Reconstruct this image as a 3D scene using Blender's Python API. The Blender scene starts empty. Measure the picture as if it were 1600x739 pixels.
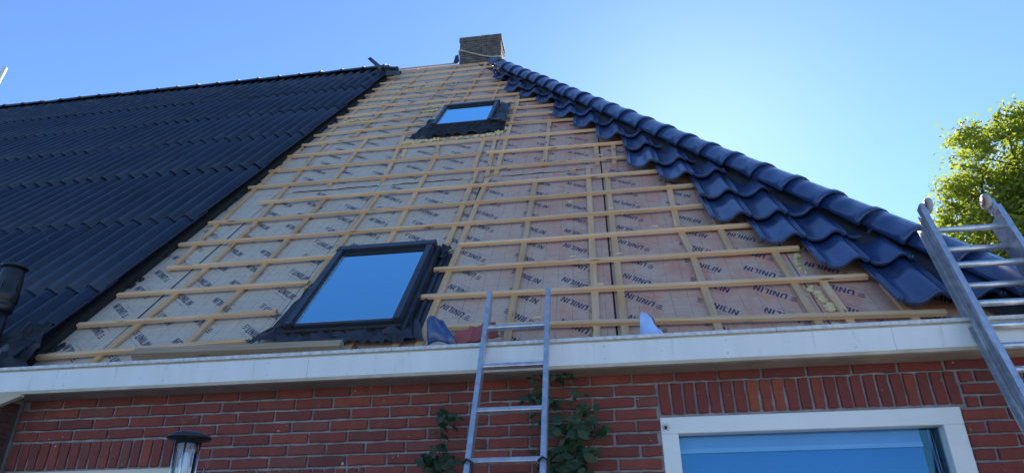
import bpy, bmesh, math, random
from mathutils import Vector, Matrix, noise
random.seed(7)
SC = bpy.context.scene
COL = SC.collection
rad = math.radians

# ------------------------------------------------------------------ camera
cam_d = bpy.data.cameras.new('camera')
cam_d.sensor_width = 36.0
cam_d.lens = 1085.0 / 1600.0 * 36.0
cam_d.clip_end = 3000
cam_d.clip_start = 0.05
cam = bpy.data.objects.new('camera', cam_d)
COL.objects.link(cam)
Rt = Vector((0.98952, 0.14426, -0.00598)); Dn = Vector((-0.07053, 0.44685, -0.89183)); Fw = Vector((-0.12598, 0.88290, 0.45234))
cam.matrix_world = Matrix(((Rt.x, -Dn.x, -Fw.x, 0), (Rt.y, -Dn.y, -Fw.y, 0), (Rt.z, -Dn.z, -Fw.z, 1.6), (0, 0, 0, 1)))
SC.camera = cam

# ------------------------------------------------------------------ world, sun, exposure
SUN_EL, SUN_AZ = 33.8, 9.4          # degrees; azimuth from +Y towards +X
W = bpy.data.worlds.new('World'); SC.world = W; W.use_nodes = True
nt = W.node_tree; nt.nodes.clear()
sky = nt.nodes.new('ShaderNodeTexSky'); sky.sky_type = 'NISHITA'; sky.sun_disc = False
sky.sun_elevation = rad(SUN_EL); sky.sun_rotation = rad(SUN_AZ)
sky.altitude = 0; sky.air_density = 1.0; sky.dust_density = 0.11; sky.ozone_density = 4.0
bg = nt.nodes.new('ShaderNodeBackground'); bg.inputs['Strength'].default_value = 0.096
wo = nt.nodes.new('ShaderNodeOutputWorld')
wb = nt.nodes.new('ShaderNodeMix'); wb.data_type = 'RGBA'; wb.blend_type = 'MULTIPLY'; wb.inputs[0].default_value = 1.0
wb.inputs[7].default_value = (0.79, 0.935, 1.11, 1)      # camera white balance, even over the whole sky
nt.links.new(sky.outputs[0], wb.inputs[6]); nt.links.new(wb.outputs[2], bg.inputs[0]); nt.links.new(bg.outputs[0], wo.inputs[0])
sd = bpy.data.lights.new('sun', 'SUN'); sd.energy = 5.0; sd.angle = rad(0.53); sd.color = (1.0, 0.93, 0.82)
sun = bpy.data.objects.new('sun', sd); COL.objects.link(sun)
sdir = Vector((math.sin(rad(SUN_AZ)) * math.cos(rad(SUN_EL)), math.cos(rad(SUN_AZ)) * math.cos(rad(SUN_EL)), math.sin(rad(SUN_EL))))
sun.rotation_euler = sdir.to_track_quat('Z', 'Y').to_euler()
sun.location = (0, 0, 30)
vs = SC.view_settings
vs.view_transform = 'Standard'; vs.look = 'None'; vs.gamma = 1.0; vs.use_curve_mapping = False
vs.exposure = 1.32

# ------------------------------------------------------------------ material helpers
def mat(name):
    m = bpy.data.materials.new(name); m.use_nodes = True
    n = m.node_tree.nodes; p = n['Principled BSDF']
    return m, m.node_tree, p
def N(t, kind, **kw):
    n = t.nodes.new(kind)
    for k, v in kw.items():
        if k.startswith('i_'):
            n.inputs[k[2:].replace('_', ' ')].default_value = v
        else: setattr(n, k, v)
    return n
def L(t, a, b): t.links.new(a, b)
def ramp(t, fac, stops):
    r = t.nodes.new('ShaderNodeValToRGB')
    el = r.color_ramp.elements
    while len(el) < len(stops): el.new(0.5)
    for e, (p, c) in zip(el, stops):
        e.position = p; e.color = (*c, 1)
    L(t, fac, r.inputs[0]); return r
def mix(t, fac, a, b, mode='MIX'):
    m = t.nodes.new('ShaderNodeMix'); m.data_type = 'RGBA'; m.blend_type = mode
    for s, v in ((0, fac), (6, a), (7, b)):
        if hasattr(v, 'links'): L(t, v, m.inputs[s])
        elif isinstance(v, tuple): m.inputs[s].default_value = (*v, 1)
        else: m.inputs[s].default_value = v
    return m.outputs[2]
def math_n(t, op, a, b=None):
    m = t.nodes.new('ShaderNodeMath'); m.operation = op
    for i, v in enumerate((a, b)):
        if v is None: continue
        if hasattr(v, 'links'): L(t, v, m.inputs[i])
        else: m.inputs[i].default_value = v
    return m.outputs[0]
def bump(t, p, h, strength=0.3, dist=0.01):
    b = N(t, 'ShaderNodeBump'); b.inputs['Strength'].default_value = strength; b.inputs['Distance'].default_value = dist
    L(t, h, b.inputs['Height']); L(t, b.outputs[0], p.inputs['Normal'])
def coords(t, scale=(1, 1, 1), out='Object'):
    tc = N(t, 'ShaderNodeTexCoord'); mp = N(t, 'ShaderNodeMapping'); mp.inputs['Scale'].default_value = scale
    L(t, tc.outputs[out], mp.inputs[0]); return mp.outputs[0]
def rnd(t):
    return N(t, 'ShaderNodeObjectInfo').outputs['Random']
def noise_n(t, vec, scale, detail=4, rough=0.55):
    n = N(t, 'ShaderNodeTexNoise'); n.inputs['Scale'].default_value = scale
    n.inputs['Detail'].default_value = detail; n.inputs['Roughness'].default_value = rough
    if vec is not None: L(t, vec, n.inputs['Vector'])
    return n.outputs['Fac']
def simple(name, col, rough=0.6, metal=0.0, var=0.25, nscale=12, bstr=0.15, randv=0.0, spec=0.5):
    m, t, p = mat(name)
    c = coords(t)
    f = noise_n(t, c, nscale, 5)
    d = tuple(x * (1 - var) for x in col); l = tuple(min(1, x * (1 + var)) for x in col)
    r = ramp(t, f, [(0.3, d), (0.7, l)])
    o = r.outputs[0]
    if randv:
        h = N(t, 'ShaderNodeHueSaturation'); L(t, o, h.inputs['Color'])
        L(t, math_n(t, 'ADD', math_n(t, 'MULTIPLY', rnd(t), 2 * randv), 1 - randv), h.inputs['Value']); o = h.outputs[0]
    L(t, o, p.inputs['Base Color']); p.inputs['Roughness'].default_value = rough; p.inputs['Metallic'].default_value = metal
    p.inputs['Specular IOR Level'].default_value = spec
    if bstr: bump(t, p, noise_n(t, c, nscale * 6, 4), bstr, 0.004)
    return m

M = {}
def make_brick(name, cols, dark=1.0):
    m, t, p = mat(name)
    tc = N(t, 'ShaderNodeTexCoord'); geo = N(t, 'ShaderNodeNewGeometry'); r = rnd(t)
    base = ramp(t, r, cols)
    pos = geo.outputs['Position']
    f1 = noise_n(t, pos, 18, 5, 0.65)
    f2 = noise_n(t, pos, 90, 3, 0.6)
    c = mix(t, ramp(t, f1, [(0.35, (0, 0, 0)), (0.75, (1, 1, 1))]).outputs[0], base.outputs[0], (0.115, 0.035, 0.03), 'MIX')
    c2 = mix(t, 0.65, base.outputs[0], c)
    c2 = mix(t, ramp(t, f2, [(0.62, (0, 0, 0)), (0.74, (0.55, 0.55, 0.55))]).outputs[0], c2, (0.10, 0.04, 0.035))
    # lime bloom and mortar smears
    f3 = noise_n(t, pos, 6.5, 6, 0.75)
    c2 = mix(t, ramp(t, f3, [(0.62, (0, 0, 0)), (0.80, (0.42, 0.42, 0.42))]).outputs[0], c2, (0.36, 0.27, 0.24))
    f4 = noise_n(t, pos, 33, 2, 0.5)
    c2 = mix(t, ramp(t, f4, [(0.745, (0, 0, 0)), (0.77, (0.8, 0.8, 0.8))]).outputs[0], c2, (0.52, 0.46, 0.42))
    L(t, c2, p.inputs['Base Color']); p.inputs['Roughness'].default_value = 0.88
    bump(t, p, math_n(t, 'ADD', f2, f1), 0.5, 0.004)
    return m
M['brick'] = make_brick('brick_red', [(0.0, (0.15, 0.040, 0.031)), (0.2, (0.25, 0.052, 0.036)), (0.45, (0.19, 0.042, 0.032)), (0.7, (0.29, 0.064, 0.040)), (0.85, (0.23, 0.050, 0.036)), (1.0, (0.21, 0.066, 0.050))])
M['brick_old'] = make_brick('brick_mixed', [(0.0, (0.14, 0.034, 0.030)), (0.3, (0.22, 0.040, 0.028)), (0.6, (0.17, 0.032, 0.030)), (0.85, (0.25, 0.050, 0.028)), (1.0, (0.31, 0.066, 0.03))])
M['brick_dark'] = make_brick('brick_brown', [(0.0, (0.05, 0.025, 0.022)), (1.0, (0.085, 0.034, 0.028))])
def make_chim():
    m, t, p = mat('chimney_brick')
    pos = N(t, 'ShaderNodeNewGeometry').outputs['Position']
    f = noise_n(t, pos, 9, 5, 0.7)
    r = ramp(t, f, [(0.3, (0.055, 0.048, 0.046)), (0.5, (0.105, 0.093, 0.088)), (0.72, (0.17, 0.152, 0.142))])
    L(t, r.outputs[0], p.inputs['Base Color']); p.inputs['Roughness'].default_value = 0.95
    bump(t, p, noise_n(t, pos, 60, 4), 0.5, 0.01); return m
M['chim'] = make_chim()
def make_mortar():
    m, t, p = mat('mortar')
    pos = N(t, 'ShaderNodeNewGeometry').outputs['Position']
    f = noise_n(t, pos, 14, 5, 0.6)
    L(t, ramp(t, f, [(0.3, (0.17, 0.15, 0.145)), (0.7, (0.34, 0.305, 0.295))]).outputs[0], p.inputs['Base Color'])
    p.inputs['Roughness'].default_value = 0.95
    bump(t, p, noise_n(t, pos, 160, 3), 0.6, 0.004); return m
M['mortar'] = make_mortar()
M['mortar_dark'] = simple('old_mortar', (0.075, 0.06, 0.05), 0.95, nscale=20, bstr=0.4)

def make_wood(name, cols, rough=0.65, knots=True):
    m, t, p = mat(name)
    r = rnd(t)
    tc = N(t, 'ShaderNodeTexCoord')
    off = N(t, 'ShaderNodeCombineXYZ'); L(t, math_n(t, 'MULTIPLY', r, 40), off.inputs[0]); L(t, math_n(t, 'MULTIPLY', r, 17), off.inputs[1])
    va = N(t, 'ShaderNodeVectorMath', operation='ADD'); L(t, tc.outputs['UV'], va.inputs[0]); L(t, off.outputs[0], va.inputs[1])
    mp = N(t, 'ShaderNodeMapping'); mp.inputs['Scale'].default_value = (1.6, 34, 34); L(t, va.outputs[0], mp.inputs[0])
    g = noise_n(t, mp.outputs[0], 1.0, 6, 0.6)
    mp2 = N(t, 'ShaderNodeMapping'); mp2.inputs['Scale'].default_value = (3.2, 9, 9); L(t, va.outputs[0], mp2.inputs[0])
    b = noise_n(t, mp2.outputs[0], 1.0, 3)
    c = ramp(t, g, [(0.25, cols[0]), (0.6, cols[1]), (0.85, cols[2])]).outputs[0]
    h = N(t, 'ShaderNodeHueSaturation'); L(t, c, h.inputs['Color'])
    L(t, math_n(t, 'ADD', math_n(t, 'MULTIPLY', r, 0.28), 0.84), h.inputs['Value'])
    L(t, math_n(t, 'ADD', math_n(t, 'MULTIPLY', b, 0.6), 0.7), h.inputs['Saturation'])
    c = h.outputs[0]
    if knots:
        vo = N(t, 'ShaderNodeTexVoronoi'); vo.inputs['Scale'].default_value = 1.0
        mp3 = N(t, 'ShaderNodeMapping'); mp3.inputs['Scale'].default_value = (3.0, 16, 16); L(t, va.outputs[0], mp3.inputs[0]); L(t, mp3.outputs[0], vo.inputs['Vector'])
        c = mix(t, ramp(t, vo.outputs['Distance'], [(0.07, (0.9, 0.9, 0.9)), (0.17, (0, 0, 0))]).outputs[0], c, (0.15, 0.07, 0.03))
    L(t, c, p.inputs['Base Color']); p.inputs['Roughness'].default_value = rough
    bump(t, p, g, 0.2, 0.003); return m
M['batten'] = make_wood('pine_batten', [(0.58, 0.335, 0.165), (0.76, 0.49, 0.27), (0.84, 0.60, 0.37)])
M['counter'] = make_wood('pine_counter_batten', [(0.48, 0.28, 0.13), (0.64, 0.40, 0.21), (0.74, 0.51, 0.30)])
M['oldwood'] = make_wood('weathered_wood', [(0.27, 0.18, 0.11), (0.42, 0.31, 0.20), (0.56, 0.43, 0.30)], 0.9)
M['core'] = simple('dark_sarking', (0.018, 0.015, 0.013), 0.95)

def make_panel():
    m, t, p = mat('insulation_board_face')
    tc = N(t, 'ShaderNodeTexCoord'); ob = tc.outputs['Object']
    f1 = noise_n(t, ob, 2.2, 5, 0.6)
    mp = N(t, 'ShaderNodeMapping'); mp.inputs['Scale'].default_value = (22, 90, 10); L(t, ob, mp.inputs[0])
    f2 = noise_n(t, mp.outputs[0], 1.0, 4, 0.7)
    base = ramp(t, f2, [(0.3, (0.45, 0.37, 0.275)), (0.55, (0.57, 0.48, 0.365)), (0.8, (0.66, 0.57, 0.445))]).outputs[0]
    base = mix(t, ramp(t, f1, [(0.35, (0.0, 0, 0)), (0.7, (0.5, 0.5, 0.5))]).outputs[0], base, (0.44, 0.345, 0.27))
    sx = N(t, 'ShaderNodeSeparateXYZ'); L(t, ob, sx.inputs[0])
    # tile dust on the right hand half: brushed reddish stains
    mpd = N(t, 'ShaderNodeMapping'); mpd.inputs['Scale'].default_value = (2.6, 1.1, 1); L(t, ob, mpd.inputs[0])
    f3 = noise_n(t, mpd.outputs[0], 1.5, 6, 0.68)
    zone = N(t, 'ShaderNodeMapRange'); zone.interpolation_type = 'SMOOTHSTEP'
    zone.inputs[1].default_value = -1.6; zone.inputs[2].default_value = 0.4
    slant = math_n(t, 'ADD', sx.outputs[0], math_n(t, 'MULTIPLY', sx.outputs[1], 0.14))
    L(t, slant, zone.inputs[0])
    th = ramp(t, f3, [(0.34, (0.25, 0.25, 0.25)), (0.50, (0.6, 0.6, 0.6)), (0.64, (0.97, 0.97, 0.97))]).outputs[0]
    fac = math_n(t, 'MULTIPLY', th, zone.outputs[0])
    base = mix(t, fac, base, (0.54, 0.25, 0.17))
    f5 = noise_n(t, ob, 5.0, 6, 0.75)
    fac2 = math_n(t, 'MULTIPLY', ramp(t, f5, [(0.53, (0, 0, 0)), (0.66, (0.8, 0.8, 0.8))]).outputs[0], zone.outputs[0])
    base = mix(t, fac2, base, (0.60, 0.20, 0.13))
    # printed measuring grid
    def line(axis, step, w):
        fr = math_n(t, 'FRACT', math_n(t, 'DIVIDE', sx.outputs[axis], step))
        return math_n(t, 'LESS_THAN', fr, w)
    g = math_n(t, 'MAXIMUM', line(0, 0.1, 0.03), math_n(t, 'MULTIPLY', line(1, 0.1, 0.03), 0.7))
    f6 = noise_n(t, ob, 9, 2)
    g = math_n(t, 'MULTIPLY', g, ramp(t, f6, [(0.35, (0.15, 0.15, 0.15)), (0.55, (0.85, 0.85, 0.85))]).outputs[0])
    base = mix(t, g, base, (0.15, 0.13, 0.135))
    # scuffs and dirt
    f7 = noise_n(t, ob, 14, 5, 0.7)
    base = mix(t, ramp(t, f7, [(0.66, (0, 0, 0)), (0.75, (0.5, 0.5, 0.5))]).outputs[0], base, (0.16, 0.12, 0.10))
    L(t, base, p.inputs['Base Color']); p.inputs['Roughness'].default_value = 0.6; p.inputs['Specular IOR Level'].default_value = 0.35
    bump(t, p, f2, 0.12, 0.003); return m
M['panel'] = make_panel()
M['print'] = simple('navy_print', (0.035, 0.042, 0.09), 0.6, var=0.3, nscale=30, bstr=0)
M['line'] = simple('grey_print_line', (0.20, 0.19, 0.21), 0.6, bstr=0)

def make_sheet():
    m, t, p = mat('corrugated_sheet')
    pos = N(t, 'ShaderNodeNewGeometry').outputs['Position']
    f = noise_n(t, pos, 3, 5, 0.6)
    h = N(t, 'ShaderNodeHueSaturation')
    L(t, ramp(t, f, [(0.3, (0.010, 0.018, 0.037)), (0.7, (0.017, 0.029, 0.060))]).outputs[0], h.inputs['Color'])
    L(t, math_n(t, 'ADD', math_n(t, 'MULTIPLY', rnd(t), 0.2), 0.9), h.inputs['Value'])
    c = h.outputs[0]
    fs = noise_n(t, pos, 17, 3, 0.5)
    c = mix(t, ramp(t, fs, [(0.755, (0, 0, 0)), (0.775, (0.8, 0.8, 0.8))]).outputs[0], c, (0.22, 0.24, 0.26))
    fl = noise_n(t, pos, 70, 2, 0.6)
    c = mix(t, ramp(t, fl, [(0.6, (0, 0, 0)), (0.78, (0.28, 0.28, 0.28))]).outputs[0], c, (0.075, 0.085, 0.09))
    # highlight painted along the crests and shade in the troughs, by local height
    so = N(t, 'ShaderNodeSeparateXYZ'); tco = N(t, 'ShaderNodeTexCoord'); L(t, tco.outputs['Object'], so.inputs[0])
    crest_hl = N(t, 'ShaderNodeMapRange'); crest_hl.inputs[1].default_value = 0.020; crest_hl.inputs[2].default_value = 0.036; L(t, so.outputs[2], crest_hl.inputs[0])
    crest_n = noise_n(t, pos, 4, 4, 0.7)
    c = mix(t, math_n(t, 'MULTIPLY', crest_hl.outputs[0], ramp(t, crest_n, [(0.3, (0.25, 0.25, 0.25)), (0.7, (0.75, 0.75, 0.75))]).outputs[0]), c, (0.050, 0.075, 0.125))
    trough_sh = N(t, 'ShaderNodeMapRange'); trough_sh.inputs[1].default_value = -0.010; trough_sh.inputs[2].default_value = -0.024; L(t, so.outputs[2], trough_sh.inputs[0])
    c = mix(t, math_n(t, 'MULTIPLY', trough_sh.outputs[0], 0.6), c, (0.008, 0.011, 0.018))
    # lichen band just under the ridge
    tc = N(t, 'ShaderNodeTexCoord'); sz = N(t, 'ShaderNodeSeparateXYZ'); L(t, pos, sz.inputs[0])
    mr = N(t, 'ShaderNodeMapRange'); mr.inputs[1].default_value = 9.0; mr.inputs[2].default_value = 10.2; L(t, sz.outputs[2], mr.inputs[0])
    fm = noise_n(t, pos, 6, 5, 0.7)
    lm = math_n(t, 'MULTIPLY', mr.outputs[0], ramp(t, fm, [(0.5, (0, 0, 0)), (0.62, (0.7, 0.7, 0.7))]).outputs[0])
    c = mix(t, lm, c, (0.10, 0.085, 0.05))
    L(t, c, p.inputs['Base Color'])
    L(t, ramp(t, f, [(0.3, (0.36, 0.36, 0.36)), (0.7, (0.5, 0.5, 0.5))]).outputs[0], p.inputs['Roughness'])
    p.inputs['Specular IOR Level'].default_value = 0.4
    bump(t, p, fl, 0.12, 0.002); return m
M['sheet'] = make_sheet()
def make_tile(name, col, rough, red=False):
    m, t, p = mat(name)
    pos = N(t, 'ShaderNodeTexCoord').outputs['Object']
    gp = N(t, 'ShaderNodeNewGeometry').outputs['Position']
    f = noise_n(t, gp, 5, 5, 0.6)
    h = N(t, 'ShaderNodeHueSaturation')
    L(t, ramp(t, f, [(0.3, tuple(x * 0.75 for x in col)), (0.7, tuple(x * 1.25 for x in col))]).outputs[0], h.inputs['Color'])
    L(t, math_n(t, 'ADD', math_n(t, 'MULTIPLY', rnd(t), 0.4), 0.8), h.inputs['Value'])
    c = h.outputs[0]
    fd = noise_n(t, gp, 11, 6, 0.75)
    dust = ramp(t, fd, [(0.52, (0, 0, 0)), (0.75, (0.28, 0.28, 0.28))]).outputs[0]
    c = mix(t, dust, c, (0.16, 0.13, 0.12))
    L(t, c, p.inputs['Base Color'])
    L(t, ramp(t, fd, [(0.35, (rough, rough, rough)), (0.75, (rough + 0.25,) * 3)]).outputs[0], p.inputs['Roughness'])
    p.inputs['Specular IOR Level'].default_value = 0.7; p.inputs['Coat Weight'].default_value = 0.35; p.inputs['Coat Roughness'].default_value = 0.08
    bump(t, p, noise_n(t, gp, 12, 2), 0.03, 0.004); return m
M['tile'] = make_tile('glazed_dark_tile', (0.016, 0.046, 0.135), 0.27)
M['tile_blue'] = make_tile('blue_tile', (0.03, 0.065, 0.18), 0.3)
M['tile_red'] = make_tile('red_tile', (0.30, 0.055, 0.035), 0.5)
M['shard'] = simple('pale_blue_cut_face', (0.30, 0.44, 0.75), 0.5)
M['white'] = simple('white_paint', (0.74, 0.73, 0.70), 0.4, var=0.05, nscale=5, bstr=0.05)
def make_white_dirty():
    m, t, p = mat('white_fascia')
    pos = N(t, 'ShaderNodeNewGeometry').outputs['Position']
    mp = N(t, 'ShaderNodeMapping'); mp.inputs['Scale'].default_value = (3, 3, 0.6); L(t, pos, mp.inputs[0])
    f = noise_n(t, mp.outputs[0], 2.5, 6, 0.6)
    c = ramp(t, f, [(0.3, (0.66, 0.65, 0.62)), (0.7, (0.74, 0.73, 0.70))]).outputs[0]
    mp2 = N(t, 'ShaderNodeMapping'); mp2.inputs['Scale'].default_value = (30, 30, 4); L(t, pos, mp2.inputs[0])
    f2 = noise_n(t, mp2.outputs[0], 1.0, 3, 0.6)
    c = mix(t, ramp(t, f2, [(0.62, (0, 0, 0)), (0.80, (0.55, 0.55, 0.55))]).outputs[0], c, (0.40, 0.37, 0.33))
    f3 = noise_n(t, pos, 28, 3, 0.6)
    c = mix(t, ramp(t, f3, [(0.73, (0, 0, 0)), (0.76, (0.45, 0.45, 0.45))]).outputs[0], c, (0.30, 0.28, 0.25))
    L(t, c, p.inputs['Base Color']); p.inputs['Roughness'].default_value = 0.38
    return m
M['fascia'] = make_white_dirty()
M['lip'] = simple('weathered_white_lip', (0.56, 0.56, 0.55), 0.6, var=0.22, nscale=40, bstr=0.2)
M['tan'] = simple('aged_cream_paint', (0.46, 0.38, 0.27), 0.6, var=0.2, nscale=8)
M['soffit'] = simple('brown_soffit', (0.30, 0.23, 0.17), 0.8, var=0.25, nscale=6)
M['cream'] = simple('cream_frame', (0.62, 0.56, 0.44), 0.45, var=0.06, nscale=4, bstr=0.03)
M['frame'] = simple('white_window_frame', (0.72, 0.72, 0.69), 0.35, var=0.04, nscale=4, bstr=0.03)
M['gasket'] = simple('black_gasket', (0.015, 0.015, 0.015), 0.7)
M['alu'] = simple('brushed_aluminium', (0.62, 0.63, 0.65), 0.38, 0.85, var=0.18, nscale=25, bstr=0.06)
M['aluhole'] = simple('dark_recess', (0.02, 0.02, 0.022), 0.7)
M['grey_plastic'] = simple('grey_rubber', (0.36, 0.34, 0.31), 0.6, var=0.1)
M['red_plastic'] = simple('red_hub', (0.34, 0.08, 0.07), 0.5, var=0.15)
M['sky_frame'] = simple('anthracite_cladding', (0.035, 0.040, 0.052), 0.38, 0.25, var=0.15, nscale=10, bstr=0.04)
M['membrane'] = simple('black_membrane', (0.013, 0.013, 0.015), 0.5, var=0.4, nscale=9, bstr=0.6)
M['lead'] = simple('dark_lead_apron', (0.030, 0.033, 0.042), 0.45, 0.15, var=0.35, nscale=8, bstr=0.4)
M['black'] = simple('black_plastic', (0.010, 0.011, 0.014), 0.4, var=0.3)
M['foam'] = simple('yellow_foam', (0.66, 0.49, 0.25), 0.9, var=0.25, nscale=25, bstr=0.8)
M['cable'] = simple('white_cable', (0.42, 0.38, 0.34), 0.6)
M['steel'] = simple('stainless_steel', (0.5, 0.5, 0.5), 0.25, 1.0, var=0.1)
M['stem'] = simple('brown_stem', (0.07, 0.05, 0.025), 0.8)
M['pave'] = simple('paving', (0.36, 0.345, 0.32), 0.9, var=0.2, nscale=1.5, bstr=0.4)
M['grass'] = simple('gravel_and_dry_lawn', (0.27, 0.26, 0.225), 0.95, var=0.4, nscale=3, bstr=0.6)
M['bark'] = simple('bark', (0.06, 0.045, 0.03), 0.9, bstr=0.8)
M['film'] = simple('bluish_plastic_film', (0.32, 0.38, 0.48), 0.3, var=0.2)
def make_glass(name, refl, tint, gcol=(0.40, 0.82, 1.0)):
    m, t, p = mat(name)
    t.nodes.remove(p); out = t.nodes['Material Output']
    tr = N(t, 'ShaderNodeBsdfTransparent'); tr.inputs[0].default_value = (*tint, 1)
    gl = N(t, 'ShaderNodeBsdfGlossy'); gl.inputs['Roughness'].default_value = 0.01; gl.inputs[0].default_value = (*gcol, 1)
    pos = N(t, 'ShaderNodeNewGeometry').outputs['Position']
    b = N(t, 'ShaderNodeBump'); b.inputs['Strength'].default_value = 0.03; b.inputs['Distance'].default_value = 0.02
    L(t, noise_n(t, pos, 2.0, 2), b.inputs['Height']); L(t, b.outputs[0], gl.inputs['Normal'])
    fr = N(t, 'ShaderNodeFresnel'); fr.inputs[0].default_value = 1.35
    fc = math_n(t, 'MINIMUM', math_n(t, 'ADD', fr.outputs[0], refl), 1.0)
    mx = N(t, 'ShaderNodeMixShader'); L(t, fc, mx.inputs[0]); L(t, tr.outputs[0], mx.inputs[1]); L(t, gl.outputs[0], mx.inputs[2])
    L(t, mx.outputs[0], out.inputs[0]); return m
M['glass'] = make_glass('reflective_window_glass', 0.03, (0.8, 0.85, 0.9))
M['sky_glass'] = make_glass('skylight_glass', 0.74, (0.75, 0.85, 0.95))
M['lamp_glass'] = make_glass('lantern_glass', 0.05, (0.92, 0.94, 0.96), (1, 1, 1))
M['blind'] = simple('blind_reflected_blue', (0.02, 0.24, 0.62), 0.7, var=0.06, nscale=2, bstr=0)  # sky reflection of the window is put into the blind's blue
M['blind_top'] = simple('pale_blind_cassette', (0.34, 0.55, 0.85), 0.6, var=0.06, bstr=0)
M['blind_rail'] = simple('blind_rail_blue_white', (0.45, 0.72, 0.95), 0.5, var=0.05, bstr=0)
M['interior'] = simple('dim_interior', (0.03, 0.03, 0.03), 0.9, bstr=0)
M['sky_backing'] = simple('skylight_reflection_backing', (0.06, 0.22, 0.55), 0.7, var=0.05, nscale=2, bstr=0)  # blue stands in for sky reflected in the skylight panes
def make_leaf(name, stops, trans=0.5, tcol=(0.35, 0.40, 0.03)):
    m, t, p = mat(name)
    out = t.nodes['Material Output']
    pos = N(t, 'ShaderNodeNewGeometry').outputs['Position']
    f = noise_n(t, pos, 1.3, 4, 0.7)
    f2 = noise_n(t, pos, 30, 2)
    c = ramp(t, math_n(t, 'ADD', math_n(t, 'MULTIPLY', f, 0.7), math_n(t, 'MULTIPLY', f2, 0.3)), stops).outputs[0]
    L(t, c, p.inputs['Base Color']); p.inputs['Roughness'].default_value = 0.5
    tl = N(t, 'ShaderNodeBsdfTranslucent')
    L(t, mix(t, 0.6, c, tcol), tl.inputs[0])
    mx = N(t, 'ShaderNodeMixShader'); mx.inputs[0].default_value = trans
    L(t, p.outputs[0], mx.inputs[1]); L(t, tl.outputs[0], mx.inputs[2]); L(t, mx.outputs[0], out.inputs[0]); return m
M['leaf'] = make_leaf('tree_leaf', [(0.3, (0.07, 0.12, 0.018)), (0.5, (0.13, 0.17, 0.022)), (0.7, (0.22, 0.22, 0.03))], 0.55, (0.52, 0.60, 0.05))
M['roseleaf'] = make_leaf('rose_leaf', [(0.3, (0.010, 0.028, 0.012)), (0.6, (0.020, 0.052, 0.016)), (0.8, (0.045, 0.085, 0.02))], 0.2, (0.05, 0.10, 0.02))

# ------------------------------------------------------------------ object helpers
def tag(o, label=None, cat=None, group=None, kind=None):
    if label: o['label'] = label
    if cat: o['category'] = cat
    if group: o['group'] = group
    if kind: o['kind'] = kind
    return o
def empty(name, loc=(0, 0, 0), parent=None, mtx=None):
    o = bpy.data.objects.new(name, None); COL.objects.link(o); o.empty_display_size = 0.1
    if parent: o.parent = parent
    if mtx is not None: o.matrix_local = mtx
    else: o.location = loc
    return o
def link(name, mesh, parent=None, m=None):
    o = bpy.data.objects.new(name, mesh); COL.objects.link(o)
    if parent: o.parent = parent
    if m is not None and not mesh.materials: mesh.materials.append(m)
    return o
def mesh_of(bm, name, smooth=False):
    me = bpy.data.meshes.new(name); bm.normal_update(); bm.to_mesh(me); bm.free()
    if smooth:
        for f in me.polygons: f.use_smooth = True
    return me
def box(bm, x0, x1, y0, y1, z0, z1, mi=0):
    v = [bm.verts.new(c) for c in ((x0, y0, z0), (x1, y0, z0), (x1, y1, z0), (x0, y1, z0), (x0, y0, z1), (x1, y0, z1), (x1, y1, z1), (x0, y1, z1))]
    for q in ((3, 2, 1, 0), (4, 5, 6, 7), (0, 1, 5, 4), (1, 2, 6, 5), (2, 3, 7, 6), (3, 0, 4, 7)):
        f = bm.faces.new([v[i] for i in q]); f.material_index = mi
    return v
def box_obj(name, dims, m, parent=None, bev=0.0, seg=1):
    bm = bmesh.new(); box(bm, *dims)
    if bev: bmesh.ops.bevel(bm, geom=bm.edges[:], offset=bev, segments=seg, affect='EDGES')
    return link(name, mesh_of(bm, name), parent, m)
def tube(bm, pts, r, n=8, cap=True, mi=0):
    pts = [Vector(p) for p in pts]; rings = []
    rs = r if isinstance(r, (list, tuple)) else [r] * len(pts)
    up = Vector((0, 0, 1))
    for i, p in enumerate(pts):
        d = (pts[min(i + 1, len(pts) - 1)] - pts[max(i - 1, 0)]).normalized()
        a = d.cross(up)
        if a.length < 1e-3: a = d.cross(Vector((1, 0, 0)))
        a.normalize(); b = d.cross(a)
        rings.append([bm.verts.new(p + rs[i] * (math.cos(2 * math.pi * k / n) * a + math.sin(2 * math.pi * k / n) * b)) for k in range(n)])
    for i in range(len(rings) - 1):
        for k in range(n):
            f = bm.faces.new((rings[i][k], rings[i][(k + 1) % n], rings[i + 1][(k + 1) % n], rings[i + 1][k])); f.material_index = mi; f.smooth = True
    if cap:
        bm.faces.new(rings[0][::-1]).material_index = mi; bm.faces.new(rings[-1]).material_index = mi
def lathe(bm, prof, n=20, c=(0, 0, 0), mi=0):
    rings = []
    for r, z in prof:
        rings.append([bm.verts.new((c[0] + r * math.cos(2 * math.pi * k / n), c[1] + r * math.sin(2 * math.pi * k / n), c[2] + z)) for k in range(n)])
    for i in range(len(rings) - 1):
        for k in range(n):
            f = bm.faces.new((rings[i][k], rings[i][(k + 1) % n], rings[i + 1][(k + 1) % n], rings[i + 1][k])); f.smooth = True; f.material_index = mi
    bm.faces.new(rings[0][::-1]).material_index = mi; bm.faces.new(rings[-1]).material_index = mi
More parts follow.
